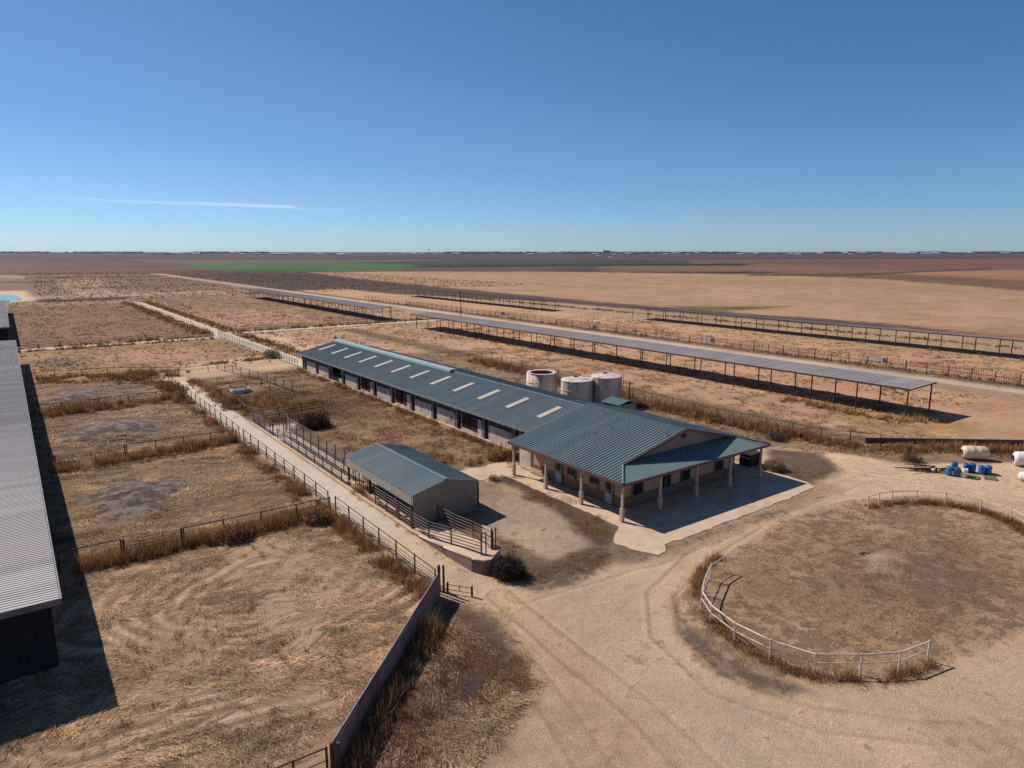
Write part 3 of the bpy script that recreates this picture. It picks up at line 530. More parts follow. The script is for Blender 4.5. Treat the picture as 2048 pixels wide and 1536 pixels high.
carpet('dry_grass', 'brown clumps over the far left pens beyond the cross path', 12000, (0, 120, 140, 380), .6, DK + GOLD, .16, (.6, 1.4), .5, seed=470)
carpet('dry_grass', 'dark clumps scattered over the fields beyond the farthest pens', 8000, (14, 300, 372, 900), .9, DK, .55, (.5, 1.4), .5, seed=480)
carpet('dry_grass', 'short dry grass between the canopies', 8000, (92, 166, 40, 170), .6, ST + DK, .1, (.6, 1.4), .54, seed=450)
def carpet_poly(label, n, poly, hmax, pal, bw, lean=(.5, 1.4), name='dry_grass', thresh=.42, seed=460, cl=6):
    p = np.array(poly); x = p[:, 0].min() + np.ptp(p[:, 0]) * RNG.random(n * 4); y = p[:, 1].min() + np.ptp(p[:, 1]) * RNG.random(n * 4)
    k = (sdf(x, y, poly) + (fbm(x, y, 2.5, seed + 1) - .5) * 5 > .6 + RNG.random(len(x)) * 1.2) & (fbm(x, y, 1.6, seed) > thresh); x = x[k][:n]; y = y[k][:n]; n = len(x); base = np.repeat(np.stack([x, y], 1), cl, 0) + RNG.normal(0, .12, (n * cl, 2)); N_ = n * cl
    ix = np.clip(np.searchsorted(xs, base[:, 0]), 0, nx - 1); iy = np.clip(np.searchsorted(ys, base[:, 1]), 0, ny - 1); zz = z[ix * ny + iy]
    o = blades(name, base, hmax * (.35 + .65 * RNG.random(N_)), bw * (.6 + .8 * RNG.random(N_)), lean[0] + (lean[1] - lean[0]) * RNG.random(N_), tints(N_, pal, .25), zoff=zz)
    return tag(o, label, 'grass', None, 'stuff')
carpet_poly('short brown grass covering the oval island', 12000, oval, .16, DK + ST[:3], .022, lean=(.9, 1.5))
carpet_poly('short dark weeds between the wall and the gravel', 5000, P((720, 1536), (790, 1400), (870, 1280), (900, 1215), (950, 1215), (1020, 1250), (1085, 1370), (1050, 1450), (930, 1536)), .16, DK + [WC[5]], .02)
carpet_poly('dry grass strip along the porch slab', 3000, P((1000, 945), (1060, 950), (1235, 1055), (1215, 1090), (1130, 1050), (1040, 985)), .28, DK + [WC[0]], .022)
carpet_poly('dry grass beside the shed and slab corner', 3500, P((980, 1060), (1090, 1125), (1215, 1085), (1240, 1110), (1150, 1165), (1080, 1185), (985, 1150)), .22, DK + [WC[0]], .022)

carpet_poly('sparse dark weed patches growing through the gravel', 900, P((1040, 1200), (1330, 1180), (1380, 1320), (1620, 1420), (2048, 1400), (2048, 1536), (1060, 1536)), .12, DK, .02, thresh=.72, seed=490)
carpet_poly('faint weed scatter on the yard toward the barrels', 500, P((1560, 1010), (1700, 960), (2048, 985), (2048, 930), (1700, 915), (1560, 960)), .15, DK, .03, thresh=.66, seed=495)
# ---------------------------------------------------------------- bushes
def bush(name, label, x, y, r, h, pal, n=900, group='loose dry bushes', z0=0):
    t = thing(name, label, 'bush', (x, y, z0), group)
    a = RNG.random(n) * 2 * math.pi; el = np.arccos(RNG.random(n)); rr = RNG.random(n) ** .4
    p = np.stack([np.cos(a) * np.sin(el) * rr * r, np.sin(a) * np.sin(el) * rr * r, np.cos(el) * rr * h], 1)
    p *= (.75 + .5 * fbm(p[:, 0] * 3 + x, p[:, 1] * 3 + y, 1.0, 500))[:, None]
    blades('twigs', p, .28 * r * (.5 + RNG.random(n)), np.full(n, .045 * max(r, .6)), RNG.random(n) * 1.6, tints(n, pal, .35), t)
    s = MB()
    for k in range(7):
        b_ = k * .9; s.tube((x, y, z0 - .05), (x + math.cos(b_) * r * .5, y + math.sin(b_) * r * .5, z0 + h * .55), .03, 4, .012)
    s.build('stem', M['rust_dark'], t)
    return t
DARKB = [np.array(lin(58, 46, 44)), np.array(lin(76, 58, 50)), np.array(lin(44, 36, 38))]
bush('tumbleweed_bush', 'dark tangled bush at the foot of the loading ramp end', 25.9, 35.9, 1.25, 1.25, DARKB, 2600)
bush('tumbleweed_bush', 'dark round bush beside the curved end of the cattle alley', 30.0, 84.2, 2.1, 1.7, DARKB + [WC[1]], 2600)
bush('tumbleweed_bush', 'low brown bush on the alley side of the round trough pen', 25.6, 104.5, 1.6, 1.2, DK, 1200)
bush('tumbleweed_bush', 'rusty red bush against the barn end beside the office', 42.4, 57.3, .9, 1.25, [np.array(lin(128, 62, 56)), np.array(lin(104, 56, 50))], 1300)
bush('tumbleweed_bush', 'olive brown bush in the weeds near the barn corner', 41.2, 59.2, 1.5, 1.1, GOLD + [np.array(lin(110, 104, 70))], 1500)
bush('tumbleweed_bush', 'greenish weed clump behind the porch corner post', 61.8, 38.9, 1.2, 1.0, [np.array(lin(120, 112, 82)), WC[1]], 1300)
bush('tumbleweed_bush', 'dark clump under the shed side opening', 24.6, 57.6, .8, .9, DK, 900)
bush('tumbleweed_bush', 'pale green shrub where the walkway meets the barn yard', 44.0, 146.5, 2.0, 1.8, [np.array(lin(120, 128, 98)), np.array(lin(98, 104, 78))], 1200)
bush('tumbleweed_bush', 'dark bush by the porch side gravel near the shed corner', 36.6, 53.2, .6, .5, DK, 900)
bush('tumbleweed_bush', 'bluish grey sagebrush behind the office fence line', 72.4, 45.6, 1.3, 1.0, [np.array(lin(84, 86, 80)), WC[4]], 1000)
bush('tumbleweed_bush', 'dark weed clump in the weeds left of the cream tank', 76.2, 31.8, 1.1, .9, [np.array(lin(76, 72, 66)), WC[4]], 900)
bush('tumbleweed_bush', 'dry bush leaning on the nearest cross fence post', 12.3, 53.6, 1.4, 1.1, DK, 1600)
bush('tumbleweed_bush', 'dark weed mound where the nearest cross fence meets the lane', 18.8, 53.3, 1.4, 1.1, DK, 1600)

# ================================================================ roofs with ribs running down the slope (along X)
def ribbed(x0, z0, x1, z1, y0, y1, pitch=.4, rib=.05, rw=.15, th=.03, clip=None):
    """panel from eave (x0,z0) to ridge (x1,z1), ribs every `pitch` along Y; clip(y)->(xa,xb) trims a rib line"""
    b = MB(); L_ = math.hypot(x1 - x0, z1 - z0); nxn, nzn = -(z1 - z0) / L_, (x1 - x0) / L_
    if nzn < 0: nxn, nzn = -nxn, -nzn
    prof = []; y = y0
    while y < y1 - 1e-6:
        prof += [(y, 0)]
        a = min(y + pitch - rw, y1); prof += [(a, 0)]
        if a + rw <= y1 + 1e-6: prof += [(a + rw * .12, rib), (a + rw * .88, rib)]
        y += pitch
    prof.append((y1, 0))
    def pt(u, yy, hh):
        return (x0 + (x1 - x0) * u + nxn * hh, yy, z0 + (z1 - z0) * u + nzn * hh)
    n = len(b.v)
    for (yy, hh) in prof:
        ua, ub = clip(yy) if clip else (0, 1)
        b.v += [pt(ua, yy, hh), pt(ub, yy, hh), pt(ub, yy, -th), pt(ua, yy, -th)]
    for i in range(len(prof) - 1):
        p, q = n + 4 * i, n + 4 * i + 4
        b.f += [(p, p + 1, q + 1, q), (p + 1, p + 2, q + 2, q + 1), (p + 2, p + 3, q + 3, q + 2), (p + 3, p, q, q + 3)]
    b.f += [(n, n + 3, n + 2, n + 1), tuple(n + 4 * (len(prof) - 1) + k for k in (0, 1, 2, 3))]
    return b

# ================================================================ LONG BARN
bx, by0, by1 = 44.3, 54.2, 128.6
barn = thing('milking_barn', 'long low barn with slate green roof, a row of skylights and grey block bays', 'barn', (51.5, 90, 0))
EZ, RZ, EX, RX = 3.05, 4.85, 43.7, 51.5
roof = ribbed(EX, EZ, RX, RZ, by0 - .2, 129.2, .4, .05, .13).build('roof', M['barn_roof'], barn)
ribbed(59.3, EZ, RX + .005, RZ, by0 - .2, 129.2, .8, .06, .2).build('roof', M['barn_roof'], barn)
MB().tube((RX, by0 - .2, RZ + .02), (RX, 85, RZ + .02), .13, 8).build('ridge_cap', M['barn_roof'], roof)
v = MB(); 
v.v += [(RX - .75, 84.8, RZ - .05), (RX - .75, 129.1, RZ - .05), (RX - .7, 129.1, RZ + .28), (RX - .7, 84.8, RZ + .28), (RX, 84.8, RZ + .42), (RX, 129.1, RZ + .42), (RX + .7, 129.1, RZ + .28), (RX + .7, 84.8, RZ + .28), (RX + .75, 84.8, RZ - .05), (RX + .75, 129.1, RZ - .05)]
v.f += [(0, 1, 2, 3), (3, 2, 5, 4), (4, 5, 6, 7), (7, 6, 9, 8), (0, 3, 4, 7, 8), (1, 9, 6, 5, 2)]
v.build('ridge_vent', M['vent_teal'], barn)
sn = Vector((-(RZ - EZ), 0, RX - EX)).normalized()
for k in range(12):
    y = 125.8 - 6.08 * k; s = MB(); xa, xb = 46.75, 49.95
    for (dx, dz) in ((0, 0),):
        za = EZ + (xa - EX) * (RZ - EZ) / (RX - EX); zb = EZ + (xb - EX) * (RZ - EZ) / (RX - EX); o1 = sn * .03; o2 = sn * .055
        n = len(s.v)
        for off in (o1, o2): s.v += [(xa + off.x, y - .42, za + off.z), (xb + off.x, y - .42, zb + off.z), (xb + off.x, y + .42, zb + off.z), (xa + off.x, y + .42, za + off.z)]
        s.f += [(n, n + 1, n + 2, n + 3)[::-1], (n + 4, n + 5, n + 6, n + 7), (n, n + 1, n + 5, n + 4), (n + 1, n + 2, n + 6, n + 5), (n + 2, n + 3, n + 7, n + 6), (n + 3, n, n + 4, n + 7)]
    s.build('skylight', M['skylight'], barn)
# fascia / gutter on the near eave, gable ends, back wall
MB().box(EX - .12, EX - .01, by0 - .2, 129.2, EZ - .2, EZ + .02).build('gutter', M['column'], barn)
ge = MB()
for yy in (128.3,):
    n = len(ge.v); ge.v += [(bx, yy, 0), (58.7, yy, 0), (58.7, yy, EZ + .0), (RX, yy, RZ - .08), (bx, yy, EZ + .0), (bx, yy + .2, 0), (58.7, yy + .2, 0), (58.7, yy + .2, EZ), (RX, yy + .2, RZ - .08), (bx, yy + .2, EZ)]
    ge.f += [(n, n + 1, n + 2, n + 3, n + 4)[::-1], (n + 5, n + 6, n + 7, n + 8, n + 9)] + [(n + i, n + (i + 1) % 5, n + 5 + (i + 1) % 5, n + 5 + i) for i in range(5)]
ge.build('end_wall_or_shade_sheet', M['tan_siding'], barn)
MB().box(58.5, 58.7, by0, 128.3, 0, EZ).build('back_wall', M['tan_siding'], barn)
MB().box(bx + 2.2, bx + 2.3, by0, 128.3, 0, EZ + .3).build('bay_shade_backing', M['dark'], barn)  # near-black sheet painted for the dark inside the open bays
MB().box(bx - .3, 58.4, by0, 128.2, -.02, .1).build('floor_slab', M['concrete'], barn)
piers = [127.0 - 6.08 * k for k in range(12)]
kinds = ['p', 'py', 'w', 'py', 'm', 'p', 'm', 'py', 'p', 'm2', 'p', 'end']
for k, y in enumerate(piers):
    c = MB(); c.box(bx - .12, bx + .1, y - .1, y + .1, 0, EZ + .05); c.box(bx + .02, bx + .2, y - 1.05, y - .85, 0, EZ + .08); c.build('column', M['column'], barn)
    MB().box(bx + .12, bx + .5, y - .85, y - .1, 0, EZ + .08).build('slot_shade_box', M['black_steel'], barn)  # solid black box stands for shade in the open wall slot
    if k == 11: break
    ya, yb = y - 6.08 + .45, y - 1.1; kd = kinds[k]
    MB().box(bx - .02, bx + .25, ya - .3, yb + .02, 2.42, EZ + .1).build('dark_open_band', M['black_steel'], barn)  # black box painted for the dark open band below the eave
    if kd in ('p', 'py'):
        MB().box(bx - .05, bx + .15, ya, yb, 0, 1.95).build('wall_panel', M['block'], barn)
        s = MB(); s.box(bx - .1, bx + .18, ya, yb, 1.952, 2.03)
        s.build('panel_cap', M['column'], barn)
        MB().box(bx + .25, bx + .3, ya, yb, 2.03, 2.42).build('upper_band', M['yellow_band'] if kd == 'py' else M['frame'], barn)  # yellow version has the light of the opening painted in
    elif kd == 'w':
        MB().box(bx + 1.2, bx + 1.25, ya + 1.2, yb - 1.2, .9, 2.35).build('white_panel', M['white_gate'], barn)
        g_ = MB()
        for zz in (.4, .7, 1.0, 1.3, 1.6): g_.tube((bx, ya, zz), (bx, yb, zz), .035)
        for yy in np.linspace(ya, yb, 7): g_.tube((bx, yy, 0), (bx, yy, 1.65), .03)
        g_.build('gate', M['black_steel'], barn)
        MB().box(bx - .05, bx + .15, ya, ya + 1.3, 0, .85).build('wall_panel', M['block'], barn)
    else:
        MB().box(bx - .05, bx + .15, ya, yb, 0, .42).build('wall_panel', M['block'], barn)
        c = MB()
        for i in range(8): c.box(bx + .05, bx + .09, yb - .12 - i * .22, yb - i * .22, .43, 2.4)
        c.build('slatted_curtain', M['maroon'], barn)
        d = MB(); d.box(bx + .0, bx + .06, ya + 1.0, ya + 2.5 if kd == 'm2' else ya + 2.2, .43, 2.3); d.build('door', M['maroon'], barn)
        MB().box(bx - .03, bx + .12, ya, ya + .9, .43, 2.2).build('wall_panel', M['block'], barn)
h = MB(); pts = [(bx - .15, 68.6, 2.3), (bx - .16, 68.4, 1.2), (bx - .2, 68.2, .6), (bx - .35, 67.7, .2), (bx - .4, 67.6, .05)]
for a, b in zip(pts, pts[1:]): h.tube(a, b, .035)
h.build('drain_hose', M['black_steel'], barn)
b = MB(); b.lathe([(.02, 0), (.12, .02), (.1, .18), (.28, .25), (.36, .42), (.3, .6), (.15, .7), (.01, .72)], 12, (RX, 129.4, RZ + .05)); b.build('ball_vent', M['junk'], barn, True)

# ================================================================ OFFICE
off = thing('office_building', 'tan office building with green ribbed gable roof and wraparound porch beside the gravel yard', 'building', (49, 46, 0))
oe, oz, orx, orz, oy0, oyb, rr0, X1 = 38.9, 3.4, 49.7, 5.85, 37.85, 53.9, 40.3, 59.2
sl_ = (orz - oz) / (orx - oe); hipd = rr0 - oy0
def clipL(y):
    if y >= rr0 - .001: return (0, 1)
    return (0, max(.0, (y - oy0)) / (orx - oe))
rhr = (rr0 - oy0) * sl_ / ((orz - oz) / (X1 - orx))
def clipR(y):
    return (0, 1) if y >= rr0 - .001 else (0, max(0., y - oy0) / hipd * rhr / (X1 - orx))
rl = ribbed(oe, oz, orx, orz, oy0, oyb, .4, .06, .17, .05, clipL).build('roof', M['green_roof'], off)
ribbed(X1, oz, orx + .005, orz, oy0, 56.0, .4, .07, .17, .05, clipR).build('roof', M['green_roof'], off)
zh = oz + sl_ * hipd
f = MB(); th = .05
npan = 60
A0, A1, B0, B1 = (oe + .02, oy0, oz), (X1 - .02, oy0, oz), (oe + hipd, rr0 + .5, zh + .1), (X1 - rhr, rr0 + .5, zh + .1)
def fp(u, vv, hh):   # u along front, vv up slope
    xa = A0[0] + (A1[0] - A0[0]) * u; 
    xl = A0[0] + vv * (B0[0] - A0[0]); xr = A1[0] + vv * (B1[0] - A1[0]); x_ = min(max(xa, xl), xr)
    return (x_, oy0 + (rr0 + .5 - oy0) * vv, oz + (zh + .1 - oz) * vv + hh)
n = 0; prof = []
for i in range(66): u0 = i / 66; prof += [(u0, 0), (u0 + .76 / 66, 0), (u0 + .82 / 66, .03), (u0 + .94 / 66, .03)]
prof.append((1, 0))
for (u, hh) in prof: f.v += [fp(u, 0, hh), fp(u, 1, hh), fp(u, 1, -th), fp(u, 0, -th)]
for i in range(len(prof) - 1): p, q = 4 * i, 4 * i + 4; f.f += [(p, q, q + 1, p + 1), (p + 2, q + 2, q + 3, p + 3), (p + 3, q + 3, q, p)]
f.build('porch_roof', M['green_trim'], off)
MB().tube((oe, oy0, oz + .03), (oe + hipd, rr0, zh + .04), .09, 6).build('hip_cap', M['green_trim'], rl); hc = MB(); hc.tube((X1, oy0, oz + .03), (X1 - rhr, rr0, zh + .04), .09, 6); hc.build('hip_cap', M['green_trim'], rl)
rk = MB()
for xe in (oe + hipd, X1 - rhr):
    n = len(rk.v)
    for yy in (rr0 - .06, rr0 - .004): rk.v += [(xe, yy, zh - .16), (orx, yy, orz - .16), (orx, yy, orz + .07), (xe, yy, zh + .07)]
    rk.f += [(n, n + 1, n + 2, n + 3), (n + 7, n + 6, n + 5, n + 4), (n + 3, n + 2, n + 6, n + 7), (n, n + 4, n + 5, n + 1), (n, n + 3, n + 7, n + 4)]
rk.build('rake_trim', M['fascia'], rl)
gb = MB(); n = 0; yy = rr0 + .45
gb.v += [(oe + hipd - .2, yy, zh - .2), (X1 - rhr + .2, yy, zh - .2), (orx, yy, orz - .1), (oe + hipd - .2, yy + .15, zh - .2), (X1 - rhr + .2, yy + .15, zh - .2), (orx, yy + .15, orz - .1)]
gb.f += [(0, 1, 2), (5, 4, 3), (0, 3, 4, 1), (1, 4, 5, 2), (2, 5, 3, 0)]
gb.build('gable_wall', M['cladding'], off)
gv = MB(); gv.box(orx - .35, orx + .35, rr0 + .42, rr0 + .448, 4.95, 5.3); gv.build('gable_vent', M['junk'], off)
fa = MB(); fa.box(oe - .06, X1 + .06, oy0 - .07, oy0 - .005, oz - .24, oz - .012); fa.box(oe - .07, oe - .005, oy0 - .004, oyb, oz - .24, oz - .012); fa.box(X1 + .005, X1 + .07, oy0 - .004, 56, oz - .24, oz - .012)
fa.build('fascia', M['fascia'], off)
MB().box(oe + .05, X1 - .05, oy0 + .05, oyb - .1, oz - .25, oz - .2).build('soffit', M['frame'], off)
# walls with openings as set-in boxes
wx0, wx1, wy0, wy1 = 41.25, 57.0, 40.2, 53.6
wl = MB(); wl.box(wx0, wx1, wy0, wy1, .1, oz - .26); wall = wl.build('wall', M['stucco'], off)
wn_ = MB(); wn_.box(wx0 - .06, wx1 + .06, wy0 - .06, wy1 - .5, .1, .85); wn_.build('wainscot', M['wainscot'], off)
ws = MB(); ws.box(wx0 - .1, wx1 + .1, wy0 - .1, wy1 - .5, .852, .94); ws.build('wainscot_ledge', M['wainscot'], off)
MB().box(wx0 - .12, wx0 - .003, 53.0, 54.9, .1, 3.1).build('block_pilaster', M['block'], off)
MB().box(wx0 - .3, wx0 - .103, 50.2, 53.0, .1, .5).build('plinth', M['concrete'], off)
def window_front(xa, xb):
    fr = MB(); fr.box(xa, xb, wy0 - .14, wy0 - .062, .95, 2.2); o = fr.build('window', M['frame'], off)
    p = MB(); p.box(xa + .09, xb - .09, wy0 - .17, wy0 - .142, 1.04, 2.1); p.build('pane', M['glass'], o)
def window_side(ya, yb):
    fr = MB(); fr.box(wx0 - .14, wx0 - .062, ya, yb, .95, 2.2); o = fr.build('window', M['frame'], off)
    p = MB(); p.box(wx0 - .17, wx0 - .142, ya + .09, yb - .09, 1.04, 2.1); p.build('pane', M['glass'], o)
for a, b in ((42.4, 43.75), (48.8, 50.1), (53.75, 55.05)): window_front(a, b)
for a, b in ((46.15, 47.4), (43.05, 44.25)): window_side(a, b)
def door_side(ya, yb):
    d = MB(); d.box(wx0 - .15, wx0 - .062, ya, yb, .1, 2.15); o = d.build('door', M['door_blue'], off)
    MB().box(wx0 - .175, wx0 - .152, ya + .12, yb - .12, 1.05, 2.05).build('pane', M['glass'], o)
    MB().tube((wx0 - .2, ya + .1, 1.02), (wx0 - .2, ya + .2, 1.02), .03).build('handle', M['column'], o)
    f_ = MB(); f_.box(wx0 - .19, wx0 - .062, ya - .1, ya - .002, .1, 2.25); f_.box(wx0 - .19, wx0 - .062, yb + .002, yb + .1, .1, 2.25); f_.build('frame', M['frame'], o)
door_side(48.15, 49.1); door_side(41.3, 42.2)
d = MB(); d.box(46.0, 46.65, wy0 - .15, wy0 - .062, .1, 2.15); d.box(46.75, 47.4, wy0 - .15, wy0 - .062, .1, 2.15); dd = d.build('door', M['frame'], off)
p = MB(); p.box(46.1, 46.55, wy0 - .18, wy0 - .152, .9, 2.05); p.box(46.85, 47.3, wy0 - .18, wy0 - .152, .9, 2.05); p.build('pane', M['glass'], dd)
def porch_post(x, y):
    s = MB(); s.box(x - .09, x + .09, y - .09, y + .09, 1.15, oz - .25)
    o = s.build('porch_post', M['stone'], off); b = MB(); b.box(x - .15, x + .15, y - .15, y + .15, .06, 1.1); b.box(x - .17, x + .17, y - .17, y + .17, 1.1, 1.149); b.build('pedestal', M['stone'], o)
for y in (38.15, 43.2, 48.2, 53.3): porch_post(39.2, y)
for x in (43.8, 48.6, 53.5, 58.3): porch_post(x, 38.15)
for (x, y, hh) in ((48.8 - .3, 50.28, .45), (46.14, 46.78, .4), (44.63, 47.32, .3), (47.62, 41.1, .35)):
    zz = oz + sl_ * (x - oe); s = MB(); s.tube((x, y, zz - .05), (x, y, zz + hh), .06, 8); s.tube((x, y, zz + .01), (x, y, zz + .07), .16, 8); s.build('roof_vent', M['column'], off)
zz = oz + sl_ * (47.62 - oe); MB().tube((47.9, 41.0, zz), (47.9, 41.0, zz + 2.1), .022, 5).build('antenna', M['column'], off)
def ragged(poly, amp=.07, step=.5):
    out = []
    for (x0, y0), (x1, y1) in zip(poly, poly[1:] + poly[:1]):
        L_ = math.hypot(x1 - x0, y1 - y0); n_ = max(1, int(L_ / step)); nx_, ny_ = -(y1 - y0) / L_, (x1 - x0) / L_
        for k in range(n_): j = random.gauss(0, amp) if k else 0; out.append((x0 + (x1 - x0) * k / n_ + nx_ * j, y0 + (y1 - y0) * k / n_ + ny_ * j))
    return out
slab = MB(); slab.prism(ragged([(38.35, 55.5), (38.3, 37.6), (36.9, 36.6), (35.7, 35.5), (36.1, 33.4), (36.8, 32.0), (37.7, 32.1), (38.6, 33.0), (42, 32.9), (48, 33.0), (54, 33.1), (60.2, 33.4), (61.0, 34.6), (61.2, 44), (60, 55.5)])[::-1], -.2, .0)
tag(slab.build('porch_slab_pavement', M['concrete']), kind='structure')
ap = MB(); ap.prism(ragged([(29.6, 54.3), (37.9, 53.8), (39.7, 55.6), (43.6, 55.9), (43.6, 57.6), (36.5, 57.4), (32, 58)], .12)[::-1], -.2, -.006); tag(ap.build('apron_pavement', M['concrete']), kind='structure')
t = thing('air_conditioner', 'dark green utility box standing behind the right porch corner post', 'utility box', (60.9, 41.2, 0))
s = MB(); s.box(60.2, 62.0, 40.6, 41.9, .12, 1.35); bd = s.build('cabinet', M['black_steel'], t); s = MB(); s.box(60.1, 62.1, 40.5, 42.0, 1.352, 1.42); s.build('lid', M['dark'], t)
s = MB(); s.box(60.1, 62.1, 40.5, 42.0, 0, .118); s.build('base', M['concrete'], t)

# ================================================================ CATTLE SHED
sh = thing('cattle_shed', 'small green roofed cattle working shed with tan siding beside the concrete lane', 'shed', (28, 54, 0))
sx0, sx1, sy0, sy1, se, sr, srx = 24.75, 31.1, 47.5, 61.0, 2.65, 3.42, 27.95
r1 = ribbed(sx0 - .08, se, srx, sr, sy0 - .08, sy1 + .08, .32, .034, .1).build('roof', M['green_roof'], sh)
ribbed(sx1 + .08, se, srx + .004, sr, sy0 - .08, sy1 + .08, .32, .034, .1).build('roof', M['green_roof'], sh)
s = MB(); n = 0
for sg in (-1, 1):
    n = len(s.v); s.v += [(srx, sy0 - .1, sr + .06), (srx + sg * .22, sy0 - .1, sr + .01), (srx + sg * .22, sy1 + .1, sr + .01), (srx, sy1 + .1, sr + .06)]; s.f.append((n, n + 1, n + 2, n + 3))
s.build('ridge_cap', M['green_roof'], r1)
def corr(x0, x1, y0, y1, z0, z1, axis_, d=.06, pitch=.3):
    """corrugated wall sheet facing -X ('x') or -Y ('y')"""
    b = MB(); a0, a1 = (y0, y1) if axis_ == 'x' else (x0, x1); k = a0; pr_ = []
    while k < a1: pr_ += [(k, 0), (min(k + pitch * .62, a1), 0), (min(k + pitch * .7, a1), d), (min(k + pitch * .92, a1), d)]; k += pitch
    pr_.append((a1, 0))
    for (aa, hh) in pr_:
        zt = z1(aa) if callable(z1) else z1
        if axis_ == 'x': b.v += [(x0 - hh, aa, z0), (x0 - hh, aa, zt), (x0 + .05, aa, zt), (x0 + .05, aa, z0)]
        else: b.v += [(aa, y0 - hh, z0), (aa, y0 - hh, zt), (aa, y0 + .05, zt), (aa, y0 + .05, z0)]
    for i in range(len(pr_) - 1): p, q = 4 * i, 4 * i + 4; b.f += [(p, p + 1, q + 1, q), (p + 1, p + 2, q + 2, q + 1), (p + 2, p + 3, q + 3, q + 2), (p + 3, p, q, q + 3)]
    return b
zr = lambda x: se - .05 + (sr - se) * (1 - abs(x - srx) / (srx - sx0))
corr(sx0, 0, sy0, sy1, 1.75, se - .04, 'x').build('side_siding', M['shed_front'], sh)
corr(sx0, sx1, sy0, sy0, .05, zr, 'y', .02, .9).build('gable_siding', M['tan_siding'], sh)
MB().box(sx1 - .05, sx1, sy0 + .06, sy1, .05, se - .05).build('back_siding', M['tan_siding'], sh)
g2 = corr(sx0 + 3.2, sx1, sy1, sy1, .05, zr, 'y'); g2.build('gable_siding', M['tan_siding'], sh)
for (x, y) in ((24.85, 48.0), (24.85, 50.6), (24.85, 56.0), (24.85, 60.7), (28, 60.7), (28, 48.2)):
    MB().box(x - .09, x + .09, y - .09, y + .09, 0, 2.55).build('post', M['rust_dark'], sh)
MB().box(24.9, 31.0, 47.6, 60.9, -.02, .05).build('floor_slab', M['concrete'], sh)
MB().box(24.72, 24.82, 53.2, 60.9, 0, .3).build('kerb', M['concrete'], sh)
MB().box(31.08, 31.14, 47.42, 47.5, .05, 2.5).build('corner_trim', M['black_steel'], sh)
t = thing('squeeze_chute', 'rusty cattle squeeze chute frame inside the open side of the shed', 'cattle chute', (26, 58, 0))
s = MB()
for yy in (56.4, 57.3, 58.2, 59.1, 60.0):
    for xx in (25.2, 26.2): s.tube((xx, yy, 0), (xx, yy, 1.9), .05)
    s.tube((25.2, yy, 1.9), (26.2, yy, 1.9), .05)
s.build('frame', M['rust_dark'], t); s = MB()
for zz in (.35, .6, .85, 1.1, 1.35, 1.6):
    for xx in (25.2, 26.2): s.tube((xx, 56.4, zz), (xx, 60.0, zz), .03)
s.build('side_bars', M['rust'], t)
t = thing('standpipe', 'thin horizontal pipe on legs in the shade of the shed end', 'pipe', (30, 46.6, 0))
s = MB(); s.tube((28.5, 46.9, .35), (31.2, 46.7, .5), .035); s.tube((31.2, 46.7, 0), (31.2, 46.7, .5), .03); s.build('pipe', M['column'], t)

# ================================================================ SILVER ROOFED FREESTALL BARNS (left edge)
def freestall(label, x1, y0, y1, zt, width=26, pitch=.3, m='silver'):
    t = thing('freestall_barn', label, 'barn', (x1, y0, 0), 'open sided barns at the left edge')
    xr = x1 - width / 2
    r = ribbed(x1, zt, xr, zt + .25, y0, y1, pitch, .035, .1, .05).build('roof', M[m], t); ribbed(x1 - width, zt, xr - .004, zt + .25, y0, y1, 1.2, .05, .2, .05).build('roof', M[m], t)
    s = MB(); s.box(x1 - width, x1 + .02, y0 - .1, y0 - .012, zt - .32, zt + .03); s.box(x1 + .022, x1 + .09, y0 - .1, y1, zt - .22, zt + .02); s.build('fascia', M['silver_trim'], r)
    MB().box(x1 - width, x1 - .4, y0 + 1.2, y0 + 1.3, 0, zt - .1).build('end_wall_or_shade_sheet', M['dark'], t)  # added dark sheet standing for the deep shade under the open end
    for y in np.arange(y0 + 1.6, y1, 7.3):
        for x in (x1 - .6, x1 - 7, xr): MB().box(x - .1, x + .1, y - .1, y + .1, 0, zt - .1).build('post', M['black_steel'], t)
    s = MB(); s.box(x1 - .9, x1 - .8, y0 + 1.5, y1 - .5, .0, .9); s.build('low_wall', M['block'], t)
    s = MB()
    for zz in (1.15, 1.4): s.tube((x1 - .6, y0 + 1, zz), (x1 - .6, y1 - .5, zz), .04)
    s.build('rail', M['rust_dark'], t)
    s = MB(); s.box(x1 - 3.2, x1 - 3.1, y0 + 2, y1 - .5, .0, zt - .3); s.build('inner_shade_sheet', M['dark'], t)  # near-black sheet painted for the shade behind the open side
    return t
freestall('nearest silver ribbed barn roof filling the lower left edge', .5, 40.35, 171.5, 4.4)
freestall('farther bluish silver barn roof beyond the dark gap at the left edge', -.3, 203, 318, 4.4)

